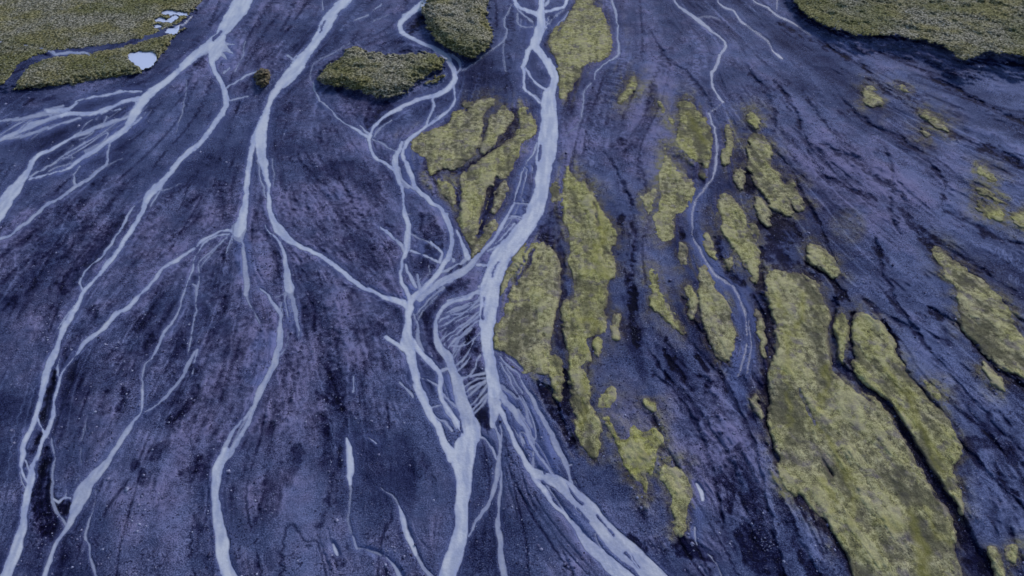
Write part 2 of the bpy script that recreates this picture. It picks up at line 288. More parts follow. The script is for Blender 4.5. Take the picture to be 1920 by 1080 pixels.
# label | tint (0 dull brown .. 1 vivid yellow-green) | outline
MOSS = '''
pale moss apron beside the top of the main river, tapering to a point|.6|1109,-30 1105,6 1120,14 1131,30 1142,52 1147,80 1142,105 1125,117 1108,118 1095,120 1090,130 1080,150 1073,168 1062,182 1051,185 1049,165 1050,130 1040,100 1028,82 1035,65 1050,45 1070,25 1085,0 1090,-30
small ragged moss scrap on bare sand right of the top moss apron|.6|1182,150 1190,145 1195,155 1192,172 1180,178 1170,188 1161,196 1160,182 1168,175 1178,168
broad mottled moss slab against the middle stream, left half of the forked moss field|.5|770,270 780,258 795,247 815,243 835,235 850,228 848,213 872,208 885,200 900,190 925,184 928,192 915,207 905,220 904,240 898,255 893,270 892,288 878,300 862,310 848,322 840,318 832,310 820,320 808,328 800,312 797,296 783,290 775,283
pale moss tongue between two dark gullies in the forked moss field|.45|898,284 902,265 908,250 918,240 917,225 930,215 938,205 945,195 955,212 960,228 948,235 945,246 935,255 928,266 922,278 908,285
tiny pale moss scrap above the mottled slab near the middle stream bend|.3|868,198 878,190 890,192 884,200 872,203
crescent moss bank hugging the main river and trailing down to the stream junction|.6|972,203 985,201 993,212 999,224 1005,236 1006,250 997,258 985,264 978,270 974,285 969,302 960,318 948,330 938,333 928,330 920,342 914,362 910,382 902,403 894,420 890,440 896,455 903,440 910,426 925,416 934,416 924,433 914,452 903,470 890,484 884,475 880,455 868,440 862,425 862,405 866,388 868,370 865,350 861,336 872,322 888,312 905,300 922,287 932,274 945,266 960,262 968,252 974,238 974,220
narrow dull moss strip between crescent moss bank and thin side channel|.3|940,348 950,340 953,355 945,375 935,390 928,402 920,398 925,380 930,362
leaf-shaped moss patch beside the middle stream below the mottled slab|.5|818,342 830,338 843,342 850,352 855,370 855,382 850,392 842,380 835,368 827,352
faint dull moss oval touching the right bank of the main river|.3|1030,350 1037,340 1050,345 1052,365 1043,380 1032,372
tall bright moss ridge running down the sand right of the main river|.75|1061,310 1075,332 1090,340 1105,358 1120,380 1133,405 1145,420 1152,440 1152,455 1140,468 1148,485 1152,505 1148,520 1135,532 1134,548 1137,565 1138,590 1137,605 1128,618 1118,625 1108,632 1100,640 1100,650 1106,665 1106,675 1095,678 1090,690 1098,700 1105,715 1108,725 1104,740 1106,760 1115,775 1125,790 1127,805 1122,820 1125,835 1120,855 1112,860 1100,852 1090,838 1082,820 1078,800 1082,780 1075,765 1070,750 1070,720 1068,700 1062,680 1065,660 1062,640 1055,620 1055,590 1058,572 1075,555 1082,540 1075,520 1070,500 1068,480 1072,465 1070,450 1065,430 1058,415 1057,390 1056,360 1057,330
stubby moss flake at the right edge of the tall bright ridge|.6|1110,636 1122,632 1128,648 1121,668 1113,662
wide greyish moss mound on the right bank at the river bend|.45|985,470 993,455 1005,452 1018,458 1030,468 1040,480 1048,500 1047,520 1050,545 1048,560 1042,575 1038,600 1032,620 1028,640 1030,660 1035,680 1030,700 1015,702 1000,700 985,698 970,690 955,678 942,665 930,650 925,635 930,615 937,602 945,593 945,575 955,562 952,548 965,530 975,510 983,492
slim moss fringe between river and greyish mound at the bend|.5|972,462 985,456 989,464 981,480 973,500 963,518 953,533 945,545 942,556 940,545 948,520 955,500 965,480
short hanging moss strip over dark hollow below the greyish mound|.75|1030,670 1045,668 1050,680 1052,700 1053,720 1052,745 1049,753 1042,745 1037,730 1035,710 1030,695
speckled green moss spot on pale sand beside the tall ridge's lower half|.7|1125,745 1135,730 1148,725 1155,735 1150,750 1142,762 1130,760
small round moss spot on purple sand above the vivid forked patch|.8|1205,750 1215,745 1228,755 1232,770 1225,777 1213,765
vivid yellow-green forked moss patch ending in a pointed tail|1|1132,782 1142,778 1150,790 1157,812 1165,828 1178,820 1182,805 1185,792 1195,805 1210,812 1222,803 1232,810 1242,820 1238,835 1232,845 1234,860 1228,872 1225,888 1215,880 1212,895 1216,915 1222,930 1212,925 1205,905 1190,895 1175,885 1165,870 1165,845 1155,828 1148,810 1142,795
dark olive drooping moss tongue below the vivid forked patch|.55|1240,870 1250,865 1258,880 1268,872 1280,880 1290,895 1295,915 1292,940 1288,965 1285,990 1275,1005 1265,1000 1262,980 1258,960 1255,930 1245,910 1235,890
hair-thin moss sliver on pale sand right of the tall bright ridge|.4|1154,590 1160,588 1163,600 1161,625 1155,638 1150,630 1153,610
bright oval moss patch left of the thin ribbon stream|.8|1272,190 1285,188 1302,198 1315,215 1325,230 1334,245 1335,265 1330,285 1330,300 1325,312 1315,305 1305,300 1290,293 1278,282 1267,270 1268,258 1270,245 1275,225 1272,205
small moss dot at the head of a dark gully above the bright oval patch|.7|1233,190 1243,192 1247,203 1243,212 1237,203
tiniest moss dot between the gully-head dot and the bright oval patch|.6|1255,220 1262,221 1264,234 1257,232
spade-shaped dull moss patch with a thin stalk pointing up|.55|1246,272 1250,270 1251,290 1257,305 1260,315 1275,325 1295,342 1304,350 1305,360 1295,372 1285,380 1283,395 1270,402 1262,415 1265,430 1262,445 1250,455 1240,450 1230,440 1225,420 1222,410 1228,395 1235,385 1240,370 1236,345 1238,325 1243,310
faint brown-green moss smear left of the spade-shaped patch|.4|1207,362 1225,355 1232,362 1225,385 1220,395 1212,400 1205,385
broken moss column just right of the thin ribbon stream|.4|1360,238 1370,240 1374,260 1370,285 1365,305 1355,312 1353,300 1358,280 1362,265
round moss button beside the ribbon stream below the bright oval patch|.5|1310,325 1320,322 1325,330 1318,337 1311,334
stepped moss bank ending in a blunt squared foot|.6|1407,248 1420,252 1435,262 1447,278 1442,290 1440,305 1448,315 1460,325 1461,335 1470,345 1478,342 1488,343 1495,360 1503,375 1506,390 1500,398 1490,395 1480,403 1468,402 1458,395 1445,380 1435,365 1420,345 1410,325 1404,305 1405,280
small moss cap above the stepped moss bank|.8|1400,215 1410,215 1422,222 1424,235 1415,238 1405,230
grey-green moss rag between ribbon stream and stepped bank|.3|1377,325 1395,318 1395,340 1390,360 1382,345
dull moss strip between stepped bank and pointed moss blade|.25|1418,375 1428,372 1438,390 1445,415 1438,420 1428,405 1420,395
long pointed moss blade above the dark central gully|.6|1350,365 1368,368 1382,378 1392,392 1400,410 1396,425 1405,435 1415,450 1422,470 1424,500 1423,530 1415,522 1405,508 1395,495 1385,478 1373,458 1360,440 1353,430 1354,405 1350,385
small moss chip on the right edge of the long pointed blade|.5|1405,420 1414,418 1420,435 1424,450 1414,444
narrow moss wedge between the blue channel and the long pointed blade|.5|1320,435 1330,442 1338,465 1341,485 1335,480 1325,462
stubby moss nub in the dark fork below the narrow wedge|.45|1355,485 1365,482 1372,495 1370,508 1360,502
brownish moss blotch under the spade-shaped patch|.25|1272,455 1285,455 1290,475 1285,495 1275,490
brownish spearhead moss island beside the blue channel|.35|1313,500 1325,505 1335,522 1345,545 1357,560 1368,580 1376,605 1378,635 1373,660 1362,678 1352,672 1343,662 1335,648 1328,630 1320,605 1316,580 1312,555 1310,530
curving bright moss streak left of the brownish spearhead island|.85|1216,500 1228,505 1235,530 1243,555 1255,580 1270,605 1283,622 1280,628 1265,615 1250,600 1240,585 1228,582 1220,570 1222,545 1217,525
faint moss stripe on the left side of the brownish spearhead island|.5|1285,535 1296,540 1304,560 1303,585 1298,595 1290,580 1290,560
bowed thin moss sliver between blue channel and black gully|.35|1415,578 1424,585 1432,605 1436,630 1435,660 1430,672 1425,660 1427,630 1422,605
pale grey moss sliver low on the edge of the black gully|.2|1410,745 1418,738 1425,760 1428,780 1418,772
largest moss field, filling the lower right with green veins|.5|1438,520 1445,505 1460,505 1475,510 1490,508 1505,518 1520,530 1538,545 1548,565 1553,590 1552,620 1553,650 1556,680 1560,700 1575,712 1595,730 1615,740 1635,755 1655,772 1672,795 1688,820 1702,850 1720,880 1745,920 1770,955 1790,985 1794,1000 1788,1020 1795,1050 1800,1080 1820,1160 1630,1160 1600,1075 1590,1045 1578,1020 1568,1000 1562,985 1545,970 1525,955 1510,940 1500,930 1487,932 1475,925 1462,900 1458,870 1455,845 1447,820 1442,790 1440,760 1437,720 1445,690 1455,670 1460,640 1455,610 1445,580 1438,550
second largest moss field, long tapering band right of the dark curved channel|.7|1602,588 1620,590 1640,598 1655,608 1665,625 1675,650 1685,672 1700,700 1718,722 1735,745 1755,760 1770,775 1782,792 1790,815 1797,845 1797,860 1788,870 1787,890 1795,910 1800,935 1805,960 1798,955 1785,930 1765,900 1745,875 1730,855 1715,830 1695,800 1675,780 1650,762 1630,745 1615,725 1608,700 1603,670 1598,640 1600,610
bright moss splinter between the two largest moss fields|.85|1568,590 1578,588 1588,605 1587,630 1585,650 1582,680 1577,672 1571,650 1567,625
little triangular moss patch on the right edge of the tapering band|.75|1730,712 1745,718 1758,728 1768,748 1760,750 1745,735
streaky moss slope running off the right edge of view|.5|1752,462 1765,470 1785,488 1810,505 1835,525 1865,545 1890,575 1900,600 1910,625 1925,640 1990,700 1990,750 1920,710 1890,695 1860,670 1835,645 1810,620 1798,595 1795,560 1800,550 1785,530 1768,505 1755,485
thin dull moss finger just below the streaky right slope|.4|1840,675 1850,683 1870,700 1885,720 1882,730 1860,718 1848,700
faded moss triangle on the streaked sand below the right terrace cliff|.4|1620,168 1632,160 1642,175 1655,188 1650,197 1635,200 1622,190
fine moss dash uphill of the faded moss triangle|.4|1680,163 1694,162 1710,174 1700,178
slanting moss stroke on streaked sand right of the faded triangle|.5|1725,212 1738,208 1750,220 1765,230 1778,244 1765,243 1745,228
faint moss fleck under the slanting moss stroke|.35|1722,242 1732,243 1745,258 1735,258
topmost of the three bright moss streaks near the right edge|.75|1833,313 1845,315 1865,330 1873,345 1855,340 1840,330
middle one of the three bright moss streaks near the right edge|.75|1828,350 1845,352 1860,362 1880,377 1890,383 1870,378 1850,368 1835,362
hooked lowest one of the three bright moss streaks near the right edge|.9|1825,372 1835,378 1845,392 1850,380 1870,390 1885,398 1878,412 1865,412 1850,405 1835,395
bright moss patch cut by the right edge beside the hooked streak|.9|1888,400 1905,402 1925,398 1945,420 1930,432 1915,425 1900,412
lone dull moss pod on slate sand above the largest moss field|.45|1515,455 1528,460 1545,475 1560,490 1570,510 1562,522 1550,510 1540,497 1525,497 1515,485
round moss spot on blue sand in the bottom right corner|.55|1885,1027 1895,1020 1905,1025 1907,1042 1898,1053 1887,1048
faint moss streak beside the round spot in the bottom right corner|.35|1855,1030 1866,1028 1872,1050 1882,1090 1872,1095 1862,1065
'''
# dark wet sand, gullies, and shade painted in below island and banks: "darkness, cut depth in metres | line"
GULLY_SHADE = '''
.7,.45|1450,150,2 1480,190,4 1500,230,5 1520,290,5 1550,335,6 1590,352,3
.7,.45|1540,270,3 1600,300,6 1640,330,7 1690,370,6 1705,420,8 1760,470,9 1830,520,7 1900,590,5 1960,640,5
.6,.45|1660,280,3 1675,340,5 1670,400,6 1690,440,4
.7,.45|1680,255,2 1720,290,5 1770,340,6 1765,388,5 1800,412,5 1850,440,4
.6,.45|1400,240,2 1470,300,5 1512,380,6 1540,430,5 1560,480,3
.7,.45|1630,150,2 1700,200,5 1760,240,5 1850,280,5 1925,320,4
.6,.45|1700,120,2 1780,160,5 1850,200,5 1925,228,4
.6,.45|1640,450,4 1660,520,6 1680,560,5 1700,600,3
.7,.45|1280,620,3 1330,680,6 1380,760,8 1420,860,7 1440,960,8 1470,1085,8
.7,.45|1210,650,3 1270,730,6 1330,800,5 1370,870,8 1400,960,7
.6,.45|1230,700,2 1290,770,5 1335,880,6 1355,1000,6
.7,.45|1700,600,3 1760,680,7 1850,780,7 1930,860,6
.7,.45|1780,820,4 1850,880,7 1930,965,6
.6,.45|1130,280,3 1160,330,6 1190,400,4
.5,.45|1220,60,3 1250,110,5 1300,150,6 1340,210,4
.5,.45|1400,130,3 1440,180,6 1452,240,4
.5,.45|1560,160,2 1610,220,5 1680,255,5 1740,300,3
.5,.45|1500,170,2 1540,220,5 1570,260,4
.5,.45|1620,560,4 1660,590,8 1720,620,4
.5,.45|1330,640,4 1300,600,5 1280,560,3
.5,.1|520,30,4 480,80,6 450,130,3
.5,.1|720,70,4 650,100,5 600,140,3
.5,.1|250,330,3 200,390,6 150,450,8 100,500,6
.5,.1|330,560,3 300,620,6 280,690,4
.5,.1|430,640,4 410,720,7 380,800,6 350,880,4
.5,.1|580,560,3 600,650,5 640,760,5 650,800,3
.5,.1|700,480,4 660,560,6 680,640,5
.5,.1|640,840,3 620,920,5 600,1000,4
.5,.1|560,300,3 620,380,5 690,440,5
1,.4|103,692,12 97,725,18 90,760,16 82,800,14
1,.4|76,818,14 62,850,14 56,868,6
1,.4|88,842,14 84,880,26 80,930,36 90,970,40 92,1005,18
1,.4|122,948,26
.9,.3|372,735,14 345,765,16 315,788,12
.8,.3|234,732,14 228,762,18
.9,.2|380,118,14 368,120,10
.8,.6|1428,470,16 1422,520,18 1425,560,20 1432,600,26 1440,650,28 1440,700,26 1437,750,14 1445,820,10 1453,870,9
.7,.9|1562,570,17 1557,620,17 1563,665,18 1580,692,24 1610,715,22 1650,750,18 1680,785,18 1710,840,20 1750,900,22 1785,960,26 1810,1010,34 1835,1060,44 1860,1110,44
.9,.6|1597,590,8 1591,630,9 1597,670,14 1605,700,14
.9,.5|1658,598,7 1670,635,10 1692,685,9 1722,726,9 1765,768,8
1,.6|1742,583,6 1770,592,10 1800,612,9 1835,655,8 1875,695,6 1925,725,7
1,.3|1190,455,8 1184,520,11 1186,580,14 1188,625,16 1196,648,7
.6,.2|1178,440,6 1174,520,5 1180,560,5
.8,.3|1183,380,7 1187,420,9 1195,470,12
.8,.2|1163,410,10 1165,440,12
.9,.3|1245,640,8 1265,665,9 1285,688,8
1,.3|1243,655,7 1262,690,12 1285,708,12
1,.3|1308,700,10 1328,720,14
.8,.3|1305,665,12 1322,690,10
.9,.3|1490,935,10 1515,955,18 1552,985,22 1572,1020,18 1600,1075,18
.8,.3|1450,915,16 1468,960,18 1500,1020,16 1530,1085,18
1,.7|1008,722,14 1028,742,30 1042,775,26 1062,812,18 1078,850,8
.7,.3|815,562,18 803,590,20 808,630,12 822,668,8
1,.1|872,610,12 882,640,26 882,672,36 890,708,34 898,745,26
.9,.1|892,785,26 905,765,24 915,800,14
.8,.1|870,530,20 840,545,12
.8,.1|800,420,30 815,450,30 800,500,24
.6,.1|225,420,30 170,480,30 120,540,30
.5,.1|590,330,30 660,320,40 700,370,30
.5,.1|560,850,30 520,900,40 500,960,40
.8,.1|875,500,16 845,512,6
.6,.3|860,350,8 858,400,9 862,440,6
.8,.4|812,330,16 830,318,16 862,318,9 900,300,9 930,282,14 955,252,22 962,215,20
.6,.3|912,232,8 903,262,6 896,290,5
.7,.3|925,350,18 912,400,14 898,440,10
.5,.3|1045,400,24 1030,440,40 1045,480,28 1050,530,14 1048,600,14 1055,650,12
.8,.4|1058,700,12 1060,760,12 1064,790,8
.6,.2|1000,470,8 980,510,6 965,535,7
.5,.5|1270,300,20 1300,325,22 1320,345,14
.8,.3|1280,440,12 1262,420,8
.7,.3|1420,420,18 1450,420,30 1480,440,34 1450,470,40 1500,520,30 1540,520,14
.9,.5|1515,495,6 1540,510,10 1560,530,12 1580,560,12
.8,.4|1375,400,12 1368,440,8
.9,.4|1340,450,14 1360,500,10 1385,530,12
.8,.3|1405,360,20 1400,330,14
.6,.2|640,170,16 680,192,34 720,210,40 690,230,20
.8,.3|790,40,18 770,55,14
.5,.3|1220,160,10 1225,190,22 1215,220,16 1195,260,14 1170,290,8
.9,.2|1167,262,10 1165,272,8
.7,.3|1565,290,8 1610,300,14 1640,330,12 1680,350,6
.7,.3|1540,330,8 1590,352,9 1640,375,6
.7,.3|1690,390,10 1715,425,16 1760,460,12 1800,480,10 1860,520,6
.7,.3|1760,385,10 1800,410,10 1860,440,10 1925,465,6
.8,.3|1845,275,8 1880,290,12 1905,300,10
.6,.2|1620,125,8 1650,160,10 1690,180,10 1740,190,6
.6,.2|1680,150,5 1720,180,7
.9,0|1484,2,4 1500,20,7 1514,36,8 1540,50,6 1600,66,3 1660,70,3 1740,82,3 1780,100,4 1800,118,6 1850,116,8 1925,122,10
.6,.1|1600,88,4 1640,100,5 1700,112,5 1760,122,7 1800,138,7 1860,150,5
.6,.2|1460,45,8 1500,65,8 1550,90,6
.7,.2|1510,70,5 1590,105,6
.8,.3|1275,1025,30 1310,1035,26 1340,1045,20
.8,.2|1180,1015,20 1200,1030,14
.9,.2|1350,900,30 1370,920,26 1365,950,20
.7,.2|1385,840,14 1400,880,24 1430,940,20
.6,.1|1400,1000,40 1420,1050,50
.7,.2|480,985,16 485,960,10
.8,.2|635,1050,26
.7,.2|600,740,10 640,770,10
.8,.2|617,740,8 642,768,8
.7,.2|605,778,12
.6,.1|250,870,14 270,900,16
.8,.1|370,870,30 350,890,24
.6,.1|295,860,20 315,830,10
.5,.1|30,560,12 10,585,16
.5,.1|120,390,20 135,400,14
.6,.1|180,345,10 195,335,8
.5,.1|165,410,8 160,430,12
.6,.2|100,575,14
.7,.2|175,590,16
.5,.1|275,655,20 285,630,14
.6,.1|335,650,14 325,665,14
.6,.1|360,695,18
.7,.2|735,430,14 720,418,8
.7,.2|735,460,16 725,470,12
.6,.2|700,610,16 715,620,12
.6,.1|780,300,8 775,330,8
.6,.2|1400,920,16 1430,1000,20 1450,1060,30
.8,.2|1865,870,10 1880,900,12 1910,930,10
.6,.1|1690,830,0 1870,830,30 1900,860,30
.6,.1|1815,1040,30 1840,1080,40
.6,.1|1790,740,30 1830,780,30 1870,820,30
'''
# pale or blue silt and sand sheets: "amount | line"
PALE = '''
.8|1600,80,6 1660,88,14 1740,102,16 1790,122,10
.6|1850,138,14 1925,150,18
.8|815,890,50 815,950,80 810,1010,70
.7|1215,410,24 1225,470,50 1250,520,60 1235,560,30
.9|1130,600,24 1145,640,50 1155,700,80 1180,760,90 1200,810,50
.8|1215,640,30 1240,700,40 1250,760,40
.8|1225,590,24 1265,640,36 1310,680,40 1340,700,20
.6|1180,330,40 1170,400,30
.8|1250,150,26 1250,180,40 1245,210,24
.7|1560,215,30 1570,240,30
.8|1490,270,20 1530,310,34 1590,350,26
.7|1620,300,30 1680,350,60 1770,380,90 1840,450,30
.6|1640,400,40 1680,440,50 1720,520,70 1750,560,40
.6|1840,850,40 1850,950,80 1880,1010,60
.6|600,640,50 585,720,60 570,830,60
.5|250,990,50
.5|560,900,60 600,980,50
.5|1640,140,60 1720,180,50
.4|640,20,30 700,80,40
.5|1165,570,30 1160,520,30
.5|1600,590,0 1680,600,60 1740,690,70
.4|40,700,80 40,600,60
.4|560,430,60
.5|1110,960,70 1180,980,50
.6|1010,180,0 1200,215,30
'''
SILT = '''
.7|255,215,44 200,255,50 150,300,40 110,322,20
.8|110,222,40 50,240,44 0,255,30
1|935,750,50 975,775,60 1010,820,56 1040,880,40
.7|770,300,40 760,345,40
.7|795,470,36 830,480,30
.6|445,450,40 465,500,30
.6|545,580,40 555,620,24
.4|415,95,40 425,115,24
.6|500,640,40 470,700,40
.7|985,320,26 970,400,26
.6|990,60,40 1050,40,30
.8|780,560,50 810,550,40
.6|1310,360,30 1300,430,34 1325,490,32 1365,535,34 1395,590,44 1402,640,44 1385,700,40 1390,760,30
.6|830,720,40 845,780,30
.5|655,950,14 665,1020,20 720,1035,26 760,1070,20
.5|1310,960,20 1312,1020,20
.5|1080,960,40 1150,1030,40
'''
GUIDES = '''
1450,60 1650,200 1920,330 2300,450
1400,120 1560,300 1700,420 1920,560 2300,760
1560,30 1700,110 1920,190 2300,260
1500,400 1600,520 1740,640 1920,820 2100,1100
1170,280 1190,500 1260,680 1400,850 1500,1080 1560,1200
1560,590 1580,700 1690,820 1790,980 1850,1100
1830,820 1900,1000 1960,1150
760,60 640,110 540,150
520,0 480,60
600,500 640,700 650,900 680,1100
300,900 330,800 420,600
20,900 60,700 140,480 260,330
1100,150 1060,300 1080,600
1260,100 1230,200 1150,300
1500,20 1620,100 1900,170
560,300 650,420 720,500
560,650 600,780 640,1000
1150,880 1200,950 1280,1080
0,550 120,420 260,300
0,350 60,200
'''

# ------------------------------------------------------------------ grid: fine where the photo looks, wide around it
def axis(lo, hi, step, far_lo, far_hi, n_lo, n_hi):
    mid = np.arange(lo, hi + .1, step)
    a = lo - (lo - far_lo) * (np.linspace(0, 1, n_lo + 1)[1:] ** 1.7)
    b = hi + (far_hi - hi) * (np.linspace(0, 1, n_hi + 1)[1:] ** 1.7)
    return np.concatenate([a[::-1], mid, b])
STEP = 1.7
XS = axis(-60, 1980, STEP, -2600, 4520, 70, 70)
YS = axis(-34, 1110, STEP, -715, 1800, 90, 50)
NX, NY = len(XS), len(YS)
PX, PY = np.meshgrid(XS, YS)
cth, sth = math.cos(PITCH), math.sin(PITCH)
RX = (PX - 960) / FOC
_dy = (540 - PY) / FOC
RY = _dy * cth + sth
RZ = _dy * sth - cth
def place(z):
    t = (CAM_H - z) / (-RZ)
    return RX * t, RY * t
GX, GY = place(0.0)                            # ground position of every grid node in metres
PPM = FOC / (CAM_H / (-RZ))                    # photo pixels per metre across the view

def hash2(ix, iy, seed):
    n = (ix.astype(np.int64) * 374761393 + iy.astype(np.int64) * 668265263 + seed * 974634777) & 0x7fffffff
    n = ((n ^ (n >> 13)) * 1274126177) & 0x7fffffff
    return ((n ^ (n >> 16)) & 0xffff) / 65535.0
def vnoise(x, y, seed):
    fx = np.floor(x); fy = np.floor(y)
    u = x - fx; v = y - fy
    u = u*u*(3-2*u); v = v*v*(3-2*v)
    ix = fx.astype(np.int64); iy = fy.astype(np.int64)
    a = hash2(ix, iy, seed); b = hash2(ix+1, iy, seed); c = hash2(ix, iy+1, seed); d = hash2(ix+1, iy+1, seed)
    return (a*(1-u)+b*u)*(1-v) + (c*(1-u)+d*u)*v
def fbm(x, y, scale, octs, seed, gain=.5):
    t = 0; amp = 1; tot = 0
    for k in range(octs):
        ca, sa = math.cos(.6 + 1.1*k), math.sin(.6 + 1.1*k); f = 2**k/scale
        t = t + amp * vnoise((x*ca - y*sa)*f + 17.3*k, (x*sa + y*ca)*f - 9.1*k, seed + k)
        tot += amp; amp *= gain
    return t / tot
def norm(a):
    inner = a[:, :]
    return (a - inner.mean()) / (inner.std() + 1e-9)
def ss(a, b, x):
    t = np.clip((x - a) / (b - a), 0, 1)
    return t*t*(3-2*t)

# ------------------------------------------------------------------ lines and outlines -> signed distances on the grid
def pts(s):
    out = []
    wlast = 4.0
    for tok in s.split():
        v = [float(q) for q in tok.split(',')]
        if len(v) == 3: wlast = v[2]
        out.append((v[0], v[1], wlast))
    return out
def smooth_line(P, step=7.0):
    P = np.array(P)
    if len(P) < 3: return P
    out = []
    n = len(P)
    for i in range(n-1):
        p0 = P[max(i-1, 0)]; p1 = P[i]; p2 = P[i+1]; p3 = P[min(i+2, n-1)]
        d = np.hypot(*(p2-p1)[:2]); m = max(1, int(d/step))
        for k in range(m):
            t = k/m
            q = .5*((2*p1) + (p2-p0)*t + (2*p0-5*p1+4*p2-p3)*t*t + (3*p1-p0-3*p2+p3)*t**3)
            q[2] = p1[2]*(1-t) + p2[2]*t
            out.append(q)
    out.append(P[-1])
    return np.array(out)
def window(x0, x1, y0, y1):
    i0 = max(0, np.searchsorted(XS, x0)-1); i1 = min(NX, np.searchsorted(XS, x1)+1)
    j0 = max(0, np.searchsorted(YS, y0)-1); j1 = min(NY, np.searchsorted(YS, y1)+1)
    return slice(j0, j1), slice(i0, i1)
WX = (fbm(GX, GY, 3.2, 3, 301) - .5) * 2
WY = (fbm(GX, GY, 3.2, 3, 401) - .5) * 2
WMX = 1.6 * PPM * .35 * WX; WMY = 1.6 * PPM * .35 * WY      # gentle wobble of every traced edge
def stroke_into(F, line, pad, warp=1.0, cb=None):
    L = smooth_line(line)
    if len(L) == 1: L = np.array([L[0], L[0] + [.5, .5, 0]])
    for a, b in zip(L[:-1], L[1:]):
        r = max(a[2], b[2])/2 + pad + 4
        sl = window(min(a[0], b[0])-r, max(a[0], b[0])+r, min(a[1], b[1])-r, max(a[1], b[1])+r)
        x = PX[sl] + warp*WMX[sl]; y = PY[sl] + warp*WMY[sl]
        dx, dy = b[0]-a[0], b[1]-a[1]; L2 = dx*dx+dy*dy + 1e-9
        t = np.clip(((x-a[0])*dx + (y-a[1])*dy)/L2, 0, 1)
        d = np.hypot(x-a[0]-t*dx, y-a[1]-t*dy)
        s = (a[2]*(1-t)+b[2]*t)/2 - d
        if cb: cb(sl, s)
        else: F[sl] = np.maximum(F[sl], s)
def poly_into(poly, pad, warp=1.0, smooth=True):
    P = [(a, b) for a, b, _ in pts(poly)]
    if smooth:                                   # round the corners once (Chaikin)
        Q = []
        for i in range(len(P)):
            p, q = P[i], P[(i+1) % len(P)]
            Q.append((p[0]*.75+q[0]*.25, p[1]*.75+q[1]*.25)); Q.append((p[0]*.25+q[0]*.75, p[1]*.25+q[1]*.75))
        P = Q
    xs = [p[0] for p in P]; ys = [p[1] for p in P]
    sl = window(min(xs)-pad, max(xs)+pad, min(ys)-pad, max(ys)+pad)
    x = PX[sl] + warp*WMX[sl]; y = PY[sl] + warp*WMY[sl]
    ins = np.zeros(x.shape, bool); D = np.full(x.shape, 1e9)
    for i in range(len(P)):
        (x0, y0), (x1, y1) = P[i], P[(i+1) % len(P)]
        dx, dy = x1-x0, y1-y0; L2 = dx*dx+dy*dy+1e-9
        t = np.clip(((x-x0)*dx+(y-y0)*dy)/L2, 0, 1)
        D = np.minimum(D, np.hypot(x-x0-t*dx, y-y0-t*dy))
        c = ((y0 > y) != (y1 > y)) & (x < (dx*(y-y0)/(dy if dy else 1e-9) + x0))
        ins ^= c
    return sl, np.where(ins, D, -D)

FAR = -60.0
streams = ['west', 'second', 'middle', 'main', 'braid', 'delta', 'ribbon', 'south', 'brook']
WS = np.full((NY, NX), FAR); WT = np.zeros((NY, NX)); WID = np.full((NY, NX), -1, np.int8)
HALO = np.zeros((NY, NX))
parsed = []
for ln in W.strip().splitlines():
    nm, st, line = ln.split('|'); parsed.append((streams.index(nm), float(st), pts(line)))
for sid, st, line in parsed:
    line = [(a, b, c*1.02 + (1.5 if c < 5 else .9)) for a, b, c in line]
    def cb(sl, s, sid=sid, st=st):
        m = s > WS[sl]
        WS[sl] = np.where(m, s, WS[sl]); WID[sl] = np.where(m, sid, WID[sl])
        # opacity: each strand fades with its own shallowness
        op = st * ss(-1.2, 2.2, s)
        WT[sl] = np.maximum(WT[sl], op)
        HALO[sl] = np.maximum(HALO[sl], st*np.exp(np.minimum(s, 0)/6.0))
    stroke_into(None, line, 22, .8, cb)
for ln in ('1030,925,2 1045,940,6 1066,962,7 1090,985,11 1108,1000,9 1122,1012,5', '1108,1000,3 1150,1038,5 1185,1070,6 1210,1100,7', '1172,1034,3 1184,1048,6 1198,1064,3',
           '1082,952,1.5 1094,968,3 1104,978,1.5', '1120,965,1.5 1135,985,2.5 1150,1003,1.5', '1012,272,2 1013,288,4 1011,300,2', '1019,87,2 1026,99,4 1030,108,2',
           '1060,905,1.5 1075,925,2.5 1092,945,1.5', '415,58,2 408,66,4 400,75,2', '610,40,1.5 604,52,3 600,60,1.5', '860,780,1.5 868,800,3 872,815,1.5',
           '765,690,1.5 772,712,2.5 778,730,1.5', '935,490,1.5 926,505,2.5 921,520,1.5', '908,560,1.5 906,585,2.5 907,600,1.5', '1010,900,2 1025,912,5 1040,925,2',
           '1000,855,2 1012,872,5 1022,888,2', '955,780,2 968,803,5 978,820,2', '985,790,2 998,815,5 1008,835,2', '940,750,1.5 952,772,4 962,790,2'):
    stroke_into(None, pts(ln), 22, 1.0, lambda sl, s_: WS.__setitem__(sl, np.minimum(WS[sl], -s_)))
N1 = norm(fbm(GX, GY, 1.0, 3, 51))
PW = np.full((NY, NX), FAR); PID = np.full((NY, NX), -1, np.int8)
for k, ln in enumerate(PONDS.strip().splitlines()):
    sl, s = poly_into(ln, 12, 1.0, False); s = s + 1.0*N1[sl] + .8
    m = s > PW[sl]; PW[sl] = np.where(m, s, PW[sl]); PID[sl] = np.where(m & (s > -4), k, PID[sl])

